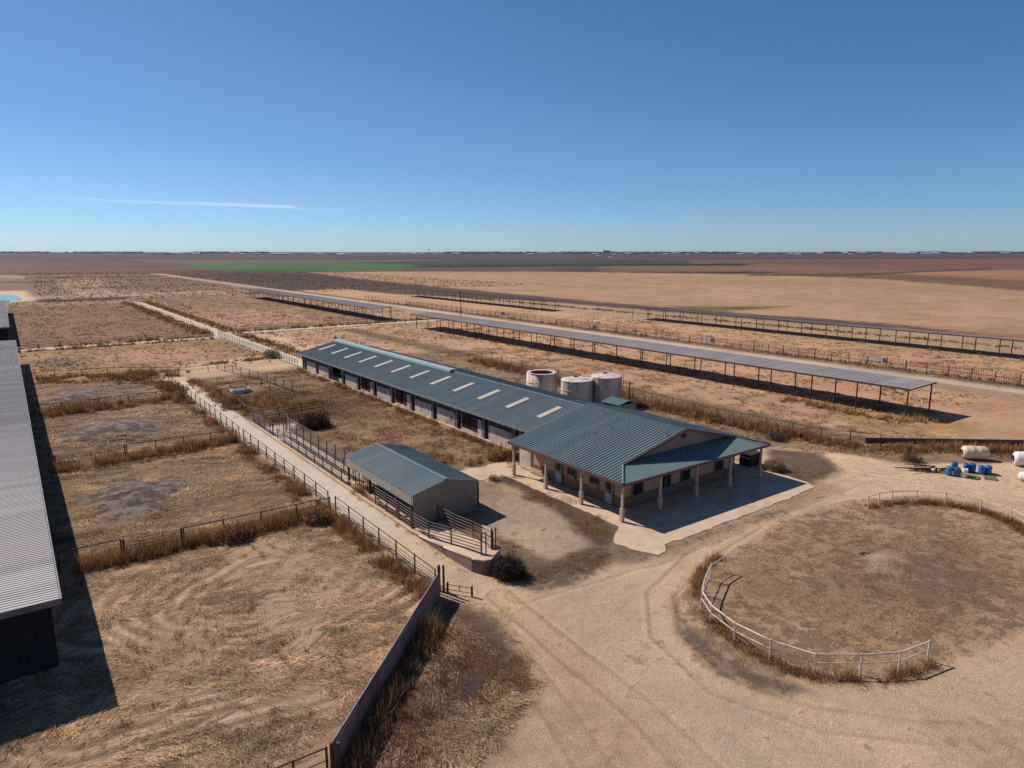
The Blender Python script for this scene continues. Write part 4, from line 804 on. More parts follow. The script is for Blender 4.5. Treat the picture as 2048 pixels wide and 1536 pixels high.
# ================================================================ TANKS
def tank(label, x, y, r, h, open_top=False):
    t = thing('water_tank', label, 'tank', (x, y, 0), 'concrete coloured water tanks behind the barn')
    s = MB()
    if open_top: s.lathe([(r, 0), (r, h), (r - .08, h), (r - .1, h - .12), (r - .14, .4)], 40, (x, y, 0))
    else: s.lathe([(r, 0), (r, h)], 40, (x, y, 0))
    s.build('shell', M['tankconc'], t, True)
    for zz in (h * .33, h * .66):
        q = MB(); q.lathe([(r + .005, zz - .05), (r + .05, zz - .03), (r + .05, zz + .03), (r + .005, zz + .05)], 40, (x, y, 0)); q.build('hoop', M['tankconc'], t)
    if open_top:
        s = MB(); s.lathe([(r - .55, h - .05), (r - .02, h - .03), (r + .03, h + .04), (r + .03, h + .08), (r - .55, h + .06)], 40, (x, y, 0)); s.build('rim', M['tanktop'], t)
        s = MB(); s.lathe([(.01, 1.2), (r - .2, 1.2), (r - .2, h - .06)], 40, (x, y, 0)); s.build('inside', M['tankrust'], t)
    else:
        s = MB(); s.lathe([(r + .03, h - .1), (r + .05, h - .02), (r, h + .06), (r * .5, h + .22), (.25, h + .3), (.01, h + .3)], 40, (x, y, 0)); s.build('lid', M['tanktop'], t, False)
        s = MB(); s.lathe([(.3, 0), (.3, .16), (.01, .18)], 12, (x + .3, y + .6, h + .26)); s.build('hatch', M['junk'], t)
    s = MB(); a = math.radians(-60); px_, py_ = x + math.cos(a) * (r + .18), y + math.sin(a) * (r + .18)
    for dd in (-.2, .2): s.tube((px_ + dd, py_, .3), (px_ + dd, py_, h + .5), .025)
    for zz in np.arange(.5, h + .4, .4): s.tube((px_ - .2, py_, zz), (px_ + .2, py_, zz), .02)
    s.build('ladder', M['rust_dark'], t)
    return t
def pxtank(label, pxc, rowtop, h, wpx, **k):
    x, y = at(pxc, rowtop, h); d = math.hypot(math.hypot(x, y), H - h); r = wpx / 2 / FPX * (x * _F[0] + y * _F[1] + (h - H) * _F[2]); return tank(label, x, y, r, h, **k)
pxtank('open topped tank with rust stained inside, leftmost of the three', 1083, 745, 3.9, 60, open_top=True)
pxtank('middle tank with rust streaked flat lid', 1154, 759, 3.9, 64)
pxtank('rightmost tank with pale lid and pipe beside it', 1213, 752, 4.2, 61)
t = thing('standpipe', 'white vertical fill pipe with hose between the middle and right tanks', 'pipe', (*at(1188, 806), 0))
x, y = at(1188, 806); s = MB(); s.tube((x, y, 0), (x, y, 3.9), .1, 8); s.tube((x, y, 3.9), (x + .5, y + .3, 4.3), .06); s.build('pipe', M['polywhite'], t)
s = MB()
for k in range(6): s.tube((x + .1 + k * .22, y, 2.4 - k * .33 + .03 * k * k), (x + .1 + (k + 1) * .22, y, 2.4 - (k + 1) * .33 + .03 * (k + 1) ** 2), .05, 5)
s.build('hose', M['black_steel'], t)
t = thing('pump_house', 'tiny green roofed pump house in front of the rightmost tank', 'shed', (63, 62, 0))
r1 = ribbed(61.0, 2.9, 62.9, 3.35, 60.6, 63.8, .3, .03, .09).build('roof', M['green_trim'], t); MB().box(61.2, 64.4, 60.8, 63.6, 0, 2.8).build('wall', M['tan_siding'], t)
ribbed(64.7, 2.9, 62.904, 3.35, 60.6, 63.8, .3, .03, .09).build('roof', M['green_trim'], t)

# ================================================================ CANOPIES
def canopy(label, x0, x1, y0, y1, z0, z1, sp=6.85, m='canopy_roof', group='long open cattle shade canopies'):
    t = thing('shade_canopy', label, 'canopy', (x0, y0, 0), group)
    ribbed(x0, z0, x1, z1, y0, y1, .9, .03, .12, .05).build('roof', M[m], t)
    MB().box(x0 + .02, x0 + .12, y0 + .05, y1 - .05, z0 - .28, z0 - .055).build('beam', M['steelpost'], t)
    MB().box(x1 - .12, x1 - .02, y0 + .05, y1 - .05, z1 - .28, z1 - .055).build('beam', M['steelpost'], t)
    fm = MB().tube((x0, y0 - .03, z0 - .1), (x1, y0 - .03, z1 - .1), .07); fm.build('end_rafter', M['steelpost'], t)
    y = y0 + .4; pr = None
    while y < y1:
        if pr is None:
            a = MB().tube((x0 + .2, y, 0), (x0 + .2, y, z0 - .25), .1, 6).build('post', M['steelpost'], t); b = MB().tube((x1 - .3, y, 0), (x1 - .3, y, z1 - .25), .1, 6).build('post', M['steelpost'], t); pr = (a, b, y)
        else:
            for o in pr[:2]: c = o.copy(); COL.objects.link(c); c.parent = t; c.location.y = y - pr[2]
        y += sp
    return t
canopy('nearest long grey shade canopy on thin steel posts behind the barn', 95.7, 103.1, 41.0, 182, 4.1, 4.25)
canopy('dark roofed canopy farther left beyond the cross track', 95.4, 103.0, 208, 352, 4.0, 4.15)
canopy('canopy along the stubble field at the right edge', 168.6, 176.2, 34, 163, 4.05, 3.55, 7.1)
canopy('canopy along the stubble field farther back, beyond a gap', 163.2, 170.5, 204, 318, 4.05, 3.6, 6.9)

# ================================================================ FENCES
def fence(name, label, pts, h=1.35, rails=(1.35,), sp=2.95, m='rust', rp=.055, rr=.04, group=None, cat='fence', z0=0.0, posts=True, over=.06, zfun=None):
    P_ = [Vector((p[0], p[1], 0)) for p in pts]; t = thing(name, label, cat, (pts[0][0], pts[0][1], 0), group); zf_ = zfun or (lambda q: z0)
    place = []
    for a, b in zip(P_, P_[1:]):
        n = max(1, round((b - a).length / sp))
        for k in range(n): place.append(a + (b - a) * (k / n))
    place.append(P_[-1])
    o = None
    if posts:
        for p in place:
            zb = zf_(p)
            if o is None: o = MB().tube((p.x, p.y, zb - .15), (p.x, p.y, zb + h + over), rp, 6).build('post', M[m], t); p0 = (p, zb)
            else: c = o.copy(); COL.objects.link(c); c.parent = t; c.location = (p.x - p0[0].x, p.y - p0[0].y, zb - p0[1])
    for z_ in rails:
        s = MB()
        for a, b in zip(place, place[1:]): s.tube((a.x, a.y, zf_(a) + z_), (b.x, b.y, zf_(b) + z_), rr if z_ == max(rails) else rr * (1.0 if m == 'rust_dark' else .6), 5)
        s.build('rail', M[m], t)
    return t
PF = 'pipe fences of the pens'
fence('pipe_fence', 'rusty pipe fence along the left side of the concrete lane, nearest stretch', [(20.9, 37.2), (20.9, 54.3)], 1.35, (1.35, .95, .7, .45, .2), 2.95, group=PF)
fence('pipe_fence', 'rusty pipe fence on the left of the lane between the first two cross fences', [(20.9, 56.0), (20.9, 82.5)], 1.35, (1.35, .95, .6, .3), 2.95, group=PF)
fence('pipe_fence', 'rusty pipe fence on the left of the lane farther back', [(20.9, 84.5), (20.9, 128)], 1.35, (1.35, .9, .5), 2.95, group=PF)
fence('pipe_fence', 'single rail cross fence of the nearest pen with open lower half', [(8.9, 54.5), (20.4, 54.3)], 1.4, (1.4,), 2.9, group=PF)
fence('pipe_fence', 'short top rail between silver barn and nearest pen gate', [(.9, 55.0), (4.75, 54.9)], 1.4, (1.4,), 3.8, group=PF)
def gate(label, a, b, h=1.3, nst=2, m='rust', bars=(.25, .55, .85, 1.1, 1.3), group='farm gates', z0=.1, name='farm_gate'):
    t = thing(name, label, 'gate', (a[0], a[1], 0), group); s = MB()
    for i in range(nst + 2): f_ = i / (nst + 1); x = a[0] + (b[0] - a[0]) * f_; y = a[1] + (b[1] - a[1]) * f_; s.tube((x, y, z0 + .1), (x, y, h), .03)
    s.build('frame', M[m], t); s = MB()
    for zz in bars: s.tube((a[0], a[1], zz), (b[0], b[1], zz), .025, 5)
    s.build('bars', M[m], t)
    s = MB()
    for q in (a, b): s.tube((q[0], q[1], -.1), (q[0], q[1], h + .12), .075)
    s.build('gate_post', M[m], t); return t
gate('rusty farm gate in the nearest cross fence', (4.9, 54.8), (8.75, 54.55))
gate('farm gate in the second cross fence', (2.2, 83.0), (8.6, 83.4), nst=3)
fence('pipe_fence', 'top rail fence right of the gate in the second cross fence', [(8.8, 83.5), (20.2, 83.0)], 1.35, (1.35,), 3.1, group=PF)
gate('farm gate in the third cross fence', (4.6, 113.0), (9.0, 113.3), nst=1)
fence('pipe_fence', 'top rail fence right of the gate in the third cross fence', [(9.2, 113.4), (20.2, 113.4)], 1.35, (1.35, .5), 3.2, group=PF)
fence('pipe_fence', 'short rail left of the gate in the third cross fence', [(1.4, 112.8), (4.5, 113)], 1.35, (1.35,), 3.2, group=PF)
fence('pipe_fence', 'farthest weed grown cross fence of the pens', [(1.4, 145.3), (13.4, 143.5), (24, 136), (34, 136)], 1.3, (1.3, .7), 4.2, group=PF)
fence('pipe_fence', 'fence along the near side of the far cross path', [(.5, 189), (42, 189)], 1.35, (1.35, .8), 4.2, group=PF)
fence('pipe_fence', 'fence along the far side of the far cross path', [(.5, 193.6), (42.5, 193.6)], 1.35, (1.35, .8), 4.2, group=PF)
fence('pipe_fence', 'fence line beyond the last pens, in front of the dark track', [(3, 352), (56, 372), (100, 385)], 1.3, (1.3,), 6, group=PF, rp=.09, rr=.06)
fence('pipe_fence', 'posts along the left side of the walkway to the barn', [(44.2, 131), (44.2, 192)], 1.4, (1.4, .9), 1.55, group=PF)
fence('pipe_fence', 'posts along the right side of the walkway to the barn', [(48.8, 131), (48.8, 194)], 1.4, (1.4, .9), 1.55, group=PF)
fence('pipe_fence', 'fence following the walkway toward the horizon', [(44.0, 200), (44.0, 345)], 1.3, (1.3,), 3, group=PF, rr=.05)
fence('pipe_fence', 'fence along the cross track between walkway and canopies', [(50, 195.6), (94, 195.6)], 1.3, (1.3, .7), 3.2, group=PF)
fence('pipe_fence', 'fence on the far side of the cross track', [(50, 201), (94, 201)], 1.3, (1.3, .7), 3.2, group=PF)
fence('pipe_fence', 'upper rail of the small pen around the round trough', [(24.9, 113.6), (32.6, 115.2)], 1.4, (1.4, .7), 2.6, group=PF)
fence('pipe_fence', 'lower rail of the small pen in front of the round trough', [(24.9, 109.4), (32.6, 110.6), (32.6, 115.0)], 1.4, (1.4,), 3.8, group=PF)
fence('pipe_fence', 'many railed alley fence running toward the barn beyond the trough pen', [(31.0, 137.5), (34.6, 118.5), (35.4, 108)], 1.5, (1.5, 1.2, .9, .6, .3), 3.1, 'rust_dark', group=PF)
fence('pipe_fence', 'double railed fence closing the alley in front of dark weeds', [(24.6, 90.8), (34.2, 91.6)], 1.5, (1.5, 1.1, .7), 3.0, 'rust_dark', group=PF)
fence('pipe_fence', 'leaning rails between the lane and the trough pen', [(25.6, 103.0), (25.2, 97.0)], 1.1, (1.1, .8), 3.0, 'rust', group=PF)
CF = 'dark railed cattle alley fences'
al = (1.5, 1.25, 1.0, .75, .5, .25)
fence('alley_fence', 'dark railed alley fence directly on the lane kerb', [(24.3, 90.4), (24.3, 83.4)], 1.5, al, 2.4, 'rust_dark', group=CF)
fence('alley_fence', 'dark railed alley fence beside the lane running up to the shed', [(24.3, 80.6), (24.3, 61.2)], 1.35, al[1:], 2.4, 'rust_dark', group=CF)
fence('alley_fence', 'middle alley fence leading into the shed', [(25.5, 82.0), (25.5, 61.2)], 1.6, al, 2.4, 'rust_dark', group=CF)
fence('alley_fence', 'outer alley fence with curved far end beside the bush', [(29.0, 86.8), (27.6, 86.2), (26.9, 85.0), (26.7, 83.4), (26.7, 61.2)], 1.7, (1.7, 1.45, 1.2, .95, .7, .45), 2.4, 'rust_dark', group=CF)
gate('short pipe gate at the mouth of the cattle alley', (24.5, 83.0), (26.3, 83.6), 1.4, 1, 'rust_dark')
kb = MB(); kb.box(23.95, 24.18, 46.2, 90.6, -.1, .2); tag(kb.build('lane_kerb', M['concrete']), kind='structure')
for (x, y0_, y1_, lb) in ((24.55, 47.3, 55.4, 'dark rails in front of the shed siding'),): fence('alley_fence', lb, [(x, y1_ - 1.2), (x, y0_)], 1.5, al, 2.4, 'rust_dark', group=CF)
# loading ramp
def rz(p): return .12 + max(0, min(1, (45.2 - p.y) / 7.5)) * .78
rp_ = thing('loading_ramp', 'concrete loading ramp with rounded kerb end beside the lane', 'ramp', (25, 41, 0))
s = MB(); top = [(24.05, 46.8, .1), (24.05, 45.2, .12), (24.1, 41.5, .5), (24.25, 37.9, .9), (24.6, 37.2, .92), (25.2, 36.9, .92), (26.9, 38.2, .9), (26.9, 45.2, .12), (26.9, 46.8, .1)]
n = len(top); s.v += top + [(p[0], p[1], -.2) for p in top]; s.f.append(tuple(range(n))[::-1]); s.f += [(i, (i + 1) % n, n + (i + 1) % n, n + i) for i in range(n)]
rb = s.build('deck', M['concrete'], rp_)
s = MB(); kk = top[:8]
for a, b in zip(kk, kk[1:]): s.tube((a[0], a[1], a[2] + .04), (b[0], b[1], b[2] + .01), .07, 6)
s.build('kerb_edge', M['concrete'], rp_, True)
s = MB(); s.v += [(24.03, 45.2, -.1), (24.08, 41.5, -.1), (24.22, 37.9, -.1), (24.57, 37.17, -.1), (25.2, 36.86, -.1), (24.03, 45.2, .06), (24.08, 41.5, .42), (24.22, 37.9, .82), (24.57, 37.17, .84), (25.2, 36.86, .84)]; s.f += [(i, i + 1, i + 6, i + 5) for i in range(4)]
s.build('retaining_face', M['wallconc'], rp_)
fence('alley_fence', 'left side railing climbing the loading ramp', [(24.35, 46.8), (24.35, 44.2), (24.8, 41.6), (25.3, 38.3)], 1.35, (1.35, 1.1, .85, .6, .35), 2.7, 'rust_dark', group=CF, zfun=rz)
fence('alley_fence', 'right side railing climbing the loading ramp', [(26.75, 47.0), (26.75, 41.6), (26.5, 38.6)], 1.35, (1.35, 1.1, .85, .6, .35), 2.7, 'rust_dark', group=CF, zfun=rz)
gt = thing('ramp_gate', 'upright slatted gate standing at the raised end of the loading ramp', 'gate', (26, 38.3, .9), 'farm gates'); s = MB()
for (x, y) in ((25.3, 38.25), (25.6, 38.15), (26.35, 38.55), (26.62, 38.4)): s.tube((x, y, .8), (x, y, 2.45), .05)
s.build('gate_post', M['rust_dark'], gt); s = MB()
for zz in (1.15, 1.5, 1.85, 2.2): s.box(26.3, 26.36, 38.55, 39.6, zz, zz + .16)  # pale strips painted for the bright deck seen between the bars
for zz in (1.2, 1.55, 1.9, 2.3): s.tube((26.35, 38.55, zz), (26.35, 39.7, zz), .03)
s.build('bright_gaps_and_bars', M['whitepipe'], gt)

# concrete wall of the near pen
cw = thing('concrete_wall', 'diagonal concrete wall with weeds against its shaded side in the foreground', 'wall', (20.6, 36.3, 0))
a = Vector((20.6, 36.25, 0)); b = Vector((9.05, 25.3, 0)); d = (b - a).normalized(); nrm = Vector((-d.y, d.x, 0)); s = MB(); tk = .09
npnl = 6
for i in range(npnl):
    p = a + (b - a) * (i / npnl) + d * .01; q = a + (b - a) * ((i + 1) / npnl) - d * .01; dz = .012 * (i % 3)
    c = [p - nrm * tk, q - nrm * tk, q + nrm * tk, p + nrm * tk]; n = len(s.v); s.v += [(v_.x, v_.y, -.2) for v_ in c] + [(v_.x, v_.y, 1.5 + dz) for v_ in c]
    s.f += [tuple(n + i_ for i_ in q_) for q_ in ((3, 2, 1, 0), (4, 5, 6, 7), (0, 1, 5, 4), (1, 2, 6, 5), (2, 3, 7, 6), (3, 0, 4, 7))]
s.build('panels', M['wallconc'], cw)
s = MB(); s.tube((a.x, a.y, 1.56), (b.x, b.y, 1.56), .035); s.build('top_rail', M['column'], cw)
for i, (x, y, h_) in enumerate(((20.75, 36.5, 1.95), (20.95, 36.75, 1.85), (21.1, 36.45, 1.9), (8.95, 25.15, 1.7), (9.2, 25.0, 1.7))): MB().tube((x, y, -.1), (x, y, h_), .075, 8).build('end_post', M['rust'], cw)
gate('bent pipe gate lying open at the lower lane end beside the wall', (21.3, 36.3), (22.3, 34.9), .6, 1, 'rust_dark', (.2, .55))
fence('pipe_fence', 'rusty two rail fence leaving the lower end of the concrete wall', [(8.8, 25.35), (7.4, 25.4), (3, 25.6), (-3, 25.8)], 1.4, (1.4, .8), 2.2, group=PF)
# white fences round the island
W1 = P((1447, 1143), (1421, 1160), (1408, 1190), (1402, 1215), (1421, 1245), (1468, 1282), (1539, 1318), (1628, 1347), (1720, 1348), (1797, 1343), (1855, 1320))
fence('white_pipe_fence', 'white two rail fence around the near side of the oval island', W1, 1.15, (1.12, .62), 50, 'whitepipe', .05, .048, 'white fences of the island', over=.05)
W2 = P((1735, 1018), (1757, 1010), (1783, 1007), (1832, 1006), (1890, 1010), (1960, 1024), (2020, 1044), (2075, 1072), (2120, 1110))
fence('white_pipe_fence', 'white two rail fence around the far side of the oval island', W2, 1.15, (1.12, .62), 50, 'whitepipe', .05, .035, 'white fences of the island', over=.05)
fence('pipe_fence', 'thin fence behind the barn and office, half hidden by weeds', [(80, 120), (77.5, 92), (75.5, 72), (75, 56), (76, 42), (79, 36.5)], 1.5, (1.5, .9), 4.0, group=PF)
lw = MB(); c = [(79.5, 38.6), (94, 26.6), (118, 6.5), (117.9, 6.3), (93.9, 26.4), (79.4, 38.4)]; lw.prism(c, -.1, .65)
lwt = thing('low_wall', 'low brown purple concrete wall behind the weeds and cream tank', 'wall', (79.5, 38.5, 0)); lw.build('panels', mat('purple_wall', lin(104, 84, 88), lin(84, 68, 72), 1, .9), lwt)
# headlock fence
hf = thing('headlock_fence', 'long stanchion headlock fence along the far side of the feed road', 'fence', (135, 36, 0))
s = MB(); s.tube((135, 30, 1.15), (135, 300, 1.15), .06); s.build('rail', M['rust_dark'], hf); s = MB(); s.tube((135, 30, .25), (135, 300, .25), .05); s.build('rail', M['rust_dark'], hf)
pst = MB().tube((135, 30, -.1), (135, 30, 2.0), .08).build('post', M['rust_dark'], hf)
for k in range(1, 75): c = pst.copy(); COL.objects.link(c); c.parent = hf; c.location = (0, k * 3.65, 0)
s = MB()
for y in np.arange(30, 260, .7):
    s.tube((135, y, .25), (135, y - .06, 2.15), .034, 3, caps=False); s.tube((135, y + .3, .25), (135, y + .42, 2.15), .034, 3, caps=False)
o = s.build('stanchion_bars', mat('stanchion_tube', lin(150, 118, 104), lin(120, 88, 76), 3, .7), hf); o['kind'] = 'stuff'
fence('pipe_fence', 'cross fence between the far pens beside the feed road', [(136, 163), (166, 176)], 1.4, (1.4, .8), 3.5, group=PF)
fence('pipe_fence', 'cross fence closing the far pens beyond the gap', [(136, 196), (165, 202)], 1.4, (1.4, .8), 3.5, group=PF)
# troughs in the right hand pens
for (px, py, lb) in ((1750, 721, 'concrete cattle trough nearest the right edge in the far pens'), (1412, 681, 'concrete cattle trough in the far pens, second from the right'), (1180, 654, 'concrete cattle trough in the far pens, third from the right'), (1000, 628, 'concrete cattle trough farthest back beside the feed road')):
    x, y = at(px, py); t = thing('water_trough', lb, 'trough', (x, y, 0), 'concrete troughs in the far pens')
    s = MB(); s.box(x - .9, x + .9, y - 2.1, y + 2.1, 0, .12); s.box(x - .7, x - .55, y - 1.8, y + 1.8, .12, .75); s.box(x + .55, x + .7, y - 1.8, y + 1.8, .12, .75); s.box(x - .55, x + .55, y - 1.8, y - 1.65, .12, .75); s.box(x - .55, x + .55, y + 1.65, y + 1.8, .12, .75); s.build('basin', M['troughconc'], t)
    MB().box(x - .54, x + .54, y - 1.64, y + 1.64, .12, .6).build('water', M['murky'], t)
    s = MB()
    for yy in (y - 2.4, y + 2.4): s.tube((x, yy, 0), (x, yy, 1.2), .05)
    s.tube((x, y - 2.4, 1.2), (x, y + 2.4, 1.2), .04); s.build('guard_rail', M['rust_dark'], t)
t = thing('round_trough', 'round galvanised stock tank with water in the small pen', 'trough', (28.6, 112.8, 0))
s = MB(); s.lathe([(1.5, 0), (1.55, .5), (1.46, .52), (1.44, .4)], 28, (28.6, 112.8, .1)); s.build('rim', M['tankconc'], t, True); s = MB(); s.lathe([(1.48, .42), (.01, .42)], 28, (28.6, 112.8, .1)); s.build('water', M['murky'], t)
# utility poles
def pole(label, x, y, h, arm=True, r=.14):
    t = thing('utility_pole', label, 'utility pole', (x, y, 0)); MB().tube((x, y, -.2), (x, y, h), r, 8, r * .7).build('pole', M['rust'], t)
    if arm: s = MB(); s.box(x - 1.0, x + 1.0, y - .07, y + .07, h - .7, h - .55); s.build('crossarm', M['rust'], t)
pole('tall brown pole standing behind the far end of the nearest canopy', 121.9, 195.6, 9.3)
pole('thin mast at the left end of the middle canopy', 100.5, 205, 5.0, False, .09)
pole('short brown pole beside the tanks', *at(1258, 803), 3.2, False, .09)

# ================================================================ YARD CLUTTER (right)
def barrel(label, px, py, m, r=.29, h=.88, grp='plastic barrels on the yard'):
    x, y = at(px, py); t = thing('plastic_barrel', label, 'barrel', (x, y, 0), grp)
    s = MB(); s.lathe([(.01, .02), (r * .92, 0), (r, .06), (r, h * .3), (r * 1.04, h * .33), (r * 1.04, h * .37), (r, h * .4), (r, h * .64), (r * 1.04, h * .67), (r * 1.04, h * .71), (r, h * .74), (r, h * .94), (r * .9, h), (r * .85, h - .03), (.01, h - .03)], 20, (x, y, 0)); s.build('drum', M[m], t, True)
    s = MB(); s.lathe([(.05, h - .03), (.05, h + .01), (.01, h + .01)], 8, (x + .12, y, 0)); s.lathe([(.05, h - .03), (.05, h + .01), (.01, h + .01)], 8, (x - .14, y, 0)); s.build('bung', M['black_steel'], t)
barrel('bright blue barrel at the left front of the barrel cluster', 1898, 950, 'lightblue')
barrel('teal blue barrel between the bright blue and white barrels', 1913, 952, 'teal')
barrel('white barrel at the front of the cluster', 1927.5, 954, 'polywhite', .3, .86)
barrel('dark blue barrel behind the front three', 1908, 941, 'blue')
barrel('dark blue barrel behind the white barrel', 1932, 944, 'blue')
barrel('dark blue barrel in the middle of the pallet group', 1944, 944, 'blue')
barrel('light blue barrel left of the wide blue tub', 1962, 948, 'lightblue')
barrel('light blue barrel right of the wide blue tub', 1976, 948, 'lightblue')
def pallet(label, px, py, rot):
    x, y = at(px, py); t = thing('pallet', label, 'pallet', (x, y, 0), 'wooden pallets by the barrels'); s = MB()
    for k in range(7): s.box(-.6 + k * .18, -.6 + k * .18 + .11, -.55, .55, .1, .125)
    s2 = MB()
    for k in (-.5, 0, .45): s2.box(-.6, .6, k - .0, k + .09, 0, .099)
    for q, nm in ((s, 'deck_boards'), (s2, 'runners')):
        q.v = [(a * math.cos(rot) - b * math.sin(rot) + x, a * math.sin(rot) + b * math.cos(rot) + y, c) for a, b, c in q.v]; q.build(nm, M['pallet'], t)
pallet('weathered pallet just right of the white barrel', 1945, 955, .2); pallet('weathered pallet farthest right of the barrels', 1980, 957, .5)
x, y = at(1969, 946); t = thing('feed_tub', 'wide blue plastic tub among the barrels', 'tub', (x, y, 0)); s = MB(); s.lathe([(.5, 0), (.6, .5), (.64, .52), (.58, .5), (.48, .05), (.01, .05)], 20, (x, y, .1)); s.build('bowl', M['blue'], t, True)
def polytank(label, px, py, r, L_, ang, m, hatch=True):
    x, y = at(px, py); t = thing('poly_tank', label, 'tank', (x, y, 0), 'fallen poly tanks at the right'); s = MB()
    s.lathe([(.01, -L_ / 2 - .02), (r * .6, -L_ / 2), (r * .92, -L_ / 2 + .12), (r, -L_ / 2 + .35), (r, -.4), (r * 1.02, -.36), (r * 1.02, -.28), (r, -.24), (r, .3), (r * 1.02, .34), (r * 1.02, .42), (r, .46), (r, L_ / 2 - .35), (r * .9, L_ / 2 - .12), (r * .5, L_ / 2 + .06), (.01, L_ / 2 + .08)], 28)
    def tr(v_): a, b, c = v_; return (x + c * math.cos(ang) - b * math.sin(ang), y + c * math.sin(ang) + b * math.cos(ang), r + a)
    s.v = [tr(q) for q in s.v]; s.build('body', M[m], t, True)
    if hatch: s = MB(); s.lathe([(.3, -L_ / 2 - .12), (.3, -L_ / 2 + .05), (.01, -L_ / 2 - .12)], 16); s.v = [tr(q) for q in s.v]; s.build('hatch', M['black_steel'], t)
polytank('cream cylindrical tank lying on its side by the weeds', 1948, 918, .72, 2.5, math.atan2(-.75, .66), 'poly')
polytank('white tank lying at the right frame edge, upper of two', 2052, 932, .75, 2.4, math.atan2(-.7, .5), 'polywhite')
polytank('small white tank lying at the right frame edge, lower of two', 2052, 962, .45, 1.3, math.atan2(-.7, .5), 'polywhite', False)
x, y = at(1855, 942); t = thing('scrap_pile', 'low pile of dark scrap pipes left of the barrels', 'scrap pile', (x, y, 0)); s = MB()
for k in range(16):
    a = -.7 + random.uniform(-.4, .4); cx_, cy_ = x + random.uniform(-1.8, 1.8) * .75, y + random.uniform(-1.6, 1.6) * .75; l_ = random.uniform(.8, 1.8); z_ = random.uniform(.05, .3)
    s.tube((cx_ - l_ * math.cos(a), cy_ - l_ * math.sin(a), z_), (cx_ + l_ * math.cos(a), cy_ + l_ * math.sin(a), z_ + random.uniform(-.04, .15)), .05)
s.build('pipes', M['junk'], t)
for i, (px, py, mm) in enumerate(((1866, 944, 'polywhite'), (1878, 945, 'pallet'))):
    x, y = at(px, py); t = thing('bucket', ('white bucket', 'tan bucket')[i] + ' beside the scrap pile', 'bucket', (x, y, 0), 'buckets'); s = MB(); s.lathe([(.01, 0), (.14, 0), (.17, .36), (.15, .36), (.12, .04)], 14, (x, y, 0)); s.build('pail', M[mm], t, True); MB().tube((x - .17, y, .36), (x + .17, y, .36), .012).build('handle', M['column'], t)
x, y = at(1732, 1110); t = thing('burrow_mound', 'small dark burrow opening in the island grass', 'burrow', (x, y, 0)); s = MB(); s.lathe([(.01, -.1), (.16, .0), (.25, .06), (.4, .05), (.55, -.04)], 14, (x, y, 0)); s.build('soil_rim', M['junk'], t, True)

# ================================================================ FAR HORIZON
def far_house(name, label, px, row, wpx, hm, m='farwhite', cat='building', depth=20, group='buildings of the distant town'):
    x, y = at(px, row); d = math.hypot(x, y); z0 = float(rise(d)) - .3; wd = wpx / 1400 * d * .5; t = thing(name, label, cat, (x, y, 0), group)
    ux, uy = y / d, -x / d; fx, fy = x / d, y / d; s = MB(); r = MB()
    def q(a, b, c): return (x + ux * a + fx * b, y + uy * a + fy * b, c + z0)
    n = 0; s.v += [q(-wd, 0, 0), q(wd, 0, 0), q(wd, depth, 0), q(-wd, depth, 0), q(-wd, 0, hm * .75), q(wd, 0, hm * .75), q(wd, depth, hm * .75), q(-wd, depth, hm * .75)]
    s.f += [(0, 1, 5, 4), (1, 2, 6, 5), (2, 3, 7, 6), (3, 0, 4, 7)]; s.build('wall', M[m], t)
    r.v += [q(-wd * 1.02, -1, hm * .74), q(wd * 1.02, -1, hm * .74), q(wd * 1.02, depth / 2, hm), q(-wd * 1.02, depth / 2, hm), q(wd * 1.02, depth + 1, hm * .74), q(-wd * 1.02, depth + 1, hm * .74)]; r.f += [(0, 1, 2, 3), (3, 2, 4, 5)]
    r.build('roof', M['farwhite'] if m != 'fargrey' else M['fargrey'], t)
rnd = random.Random(3); r2_ = random.Random(5)
spots = [(915, 507.6, 22), (975, 507.4, 12), (1030, 507.2, 26), (1060, 507.4, 14), (1150, 507.5, 10), (1480, 507.4, 12), (1560, 507.3, 14), (1610, 507.2, 18), (1640, 507.4, 10), (1700, 507.5, 8), (1722, 507.3, 14), (1738, 507.2, 10), (1812, 507.0, 26), (1850, 507.2, 12), (1872, 507.1, 16), (1940, 507.2, 10), (2030, 507.0, 24), (1350, 507.3, 12), (1395, 507.4, 9), (1120, 507.2, 8), (700, 507.4, 6), (680, 507.6, 8), (560, 507.2, 28), (470, 507.0, 30), (400, 507.3, 18), (350, 507.2, 16), (310, 507.5, 8), (1270, 507.3, 14), (1330, 507.3, 10), (1520, 507.5, 8), (1580, 507.6, 8), (1190, 507.4, 12), (780, 507.5, 10), (830, 507.4, 8)]
spots += [(r2_.uniform(330, 2040), 507.3, r2_.uniform(4, 12)) for _ in range(46)]
for i, (px, row, wp) in enumerate(spots):
    side = 'left' if px < 700 else ('centre' if px < 1350 else 'right')
    far_house('distant_warehouse', 'tiny pale building on the %s horizon of the distant town' % side, px, row + rnd.uniform(1.4, 2.9), wp * rnd.uniform(.6, 1.2), rnd.uniform(8, 13), rnd.choice(['farwhite', 'farwhite', 'fartan', 'fargrey']), group='buildings on the %s of the distant horizon' % side)
far_house('farmhouse', 'bright white farm building in the middle distance below the grain elevator', 1195, 512.3, 5, 5, 'farwhite', group='middle distance farm buildings', depth=12)
far_house('farmhouse', 'grey farm building in the middle distance right of the bright white one', 1219, 515.5, 7, 4, 'farwhite', group='middle distance farm buildings', depth=12)
def mast(name, label, px, row, h, r, cat='tower'):
    x, y = at(px, row); z0 = float(rise(math.hypot(x, y))); t = thing(name, label, cat, (x, y, 0)); MB().tube((x, y, z0), (x, y, z0 + h * .8), r * 1.2, 6, r * .7).build('shaft', M['fargrey'], t); return x, y, t
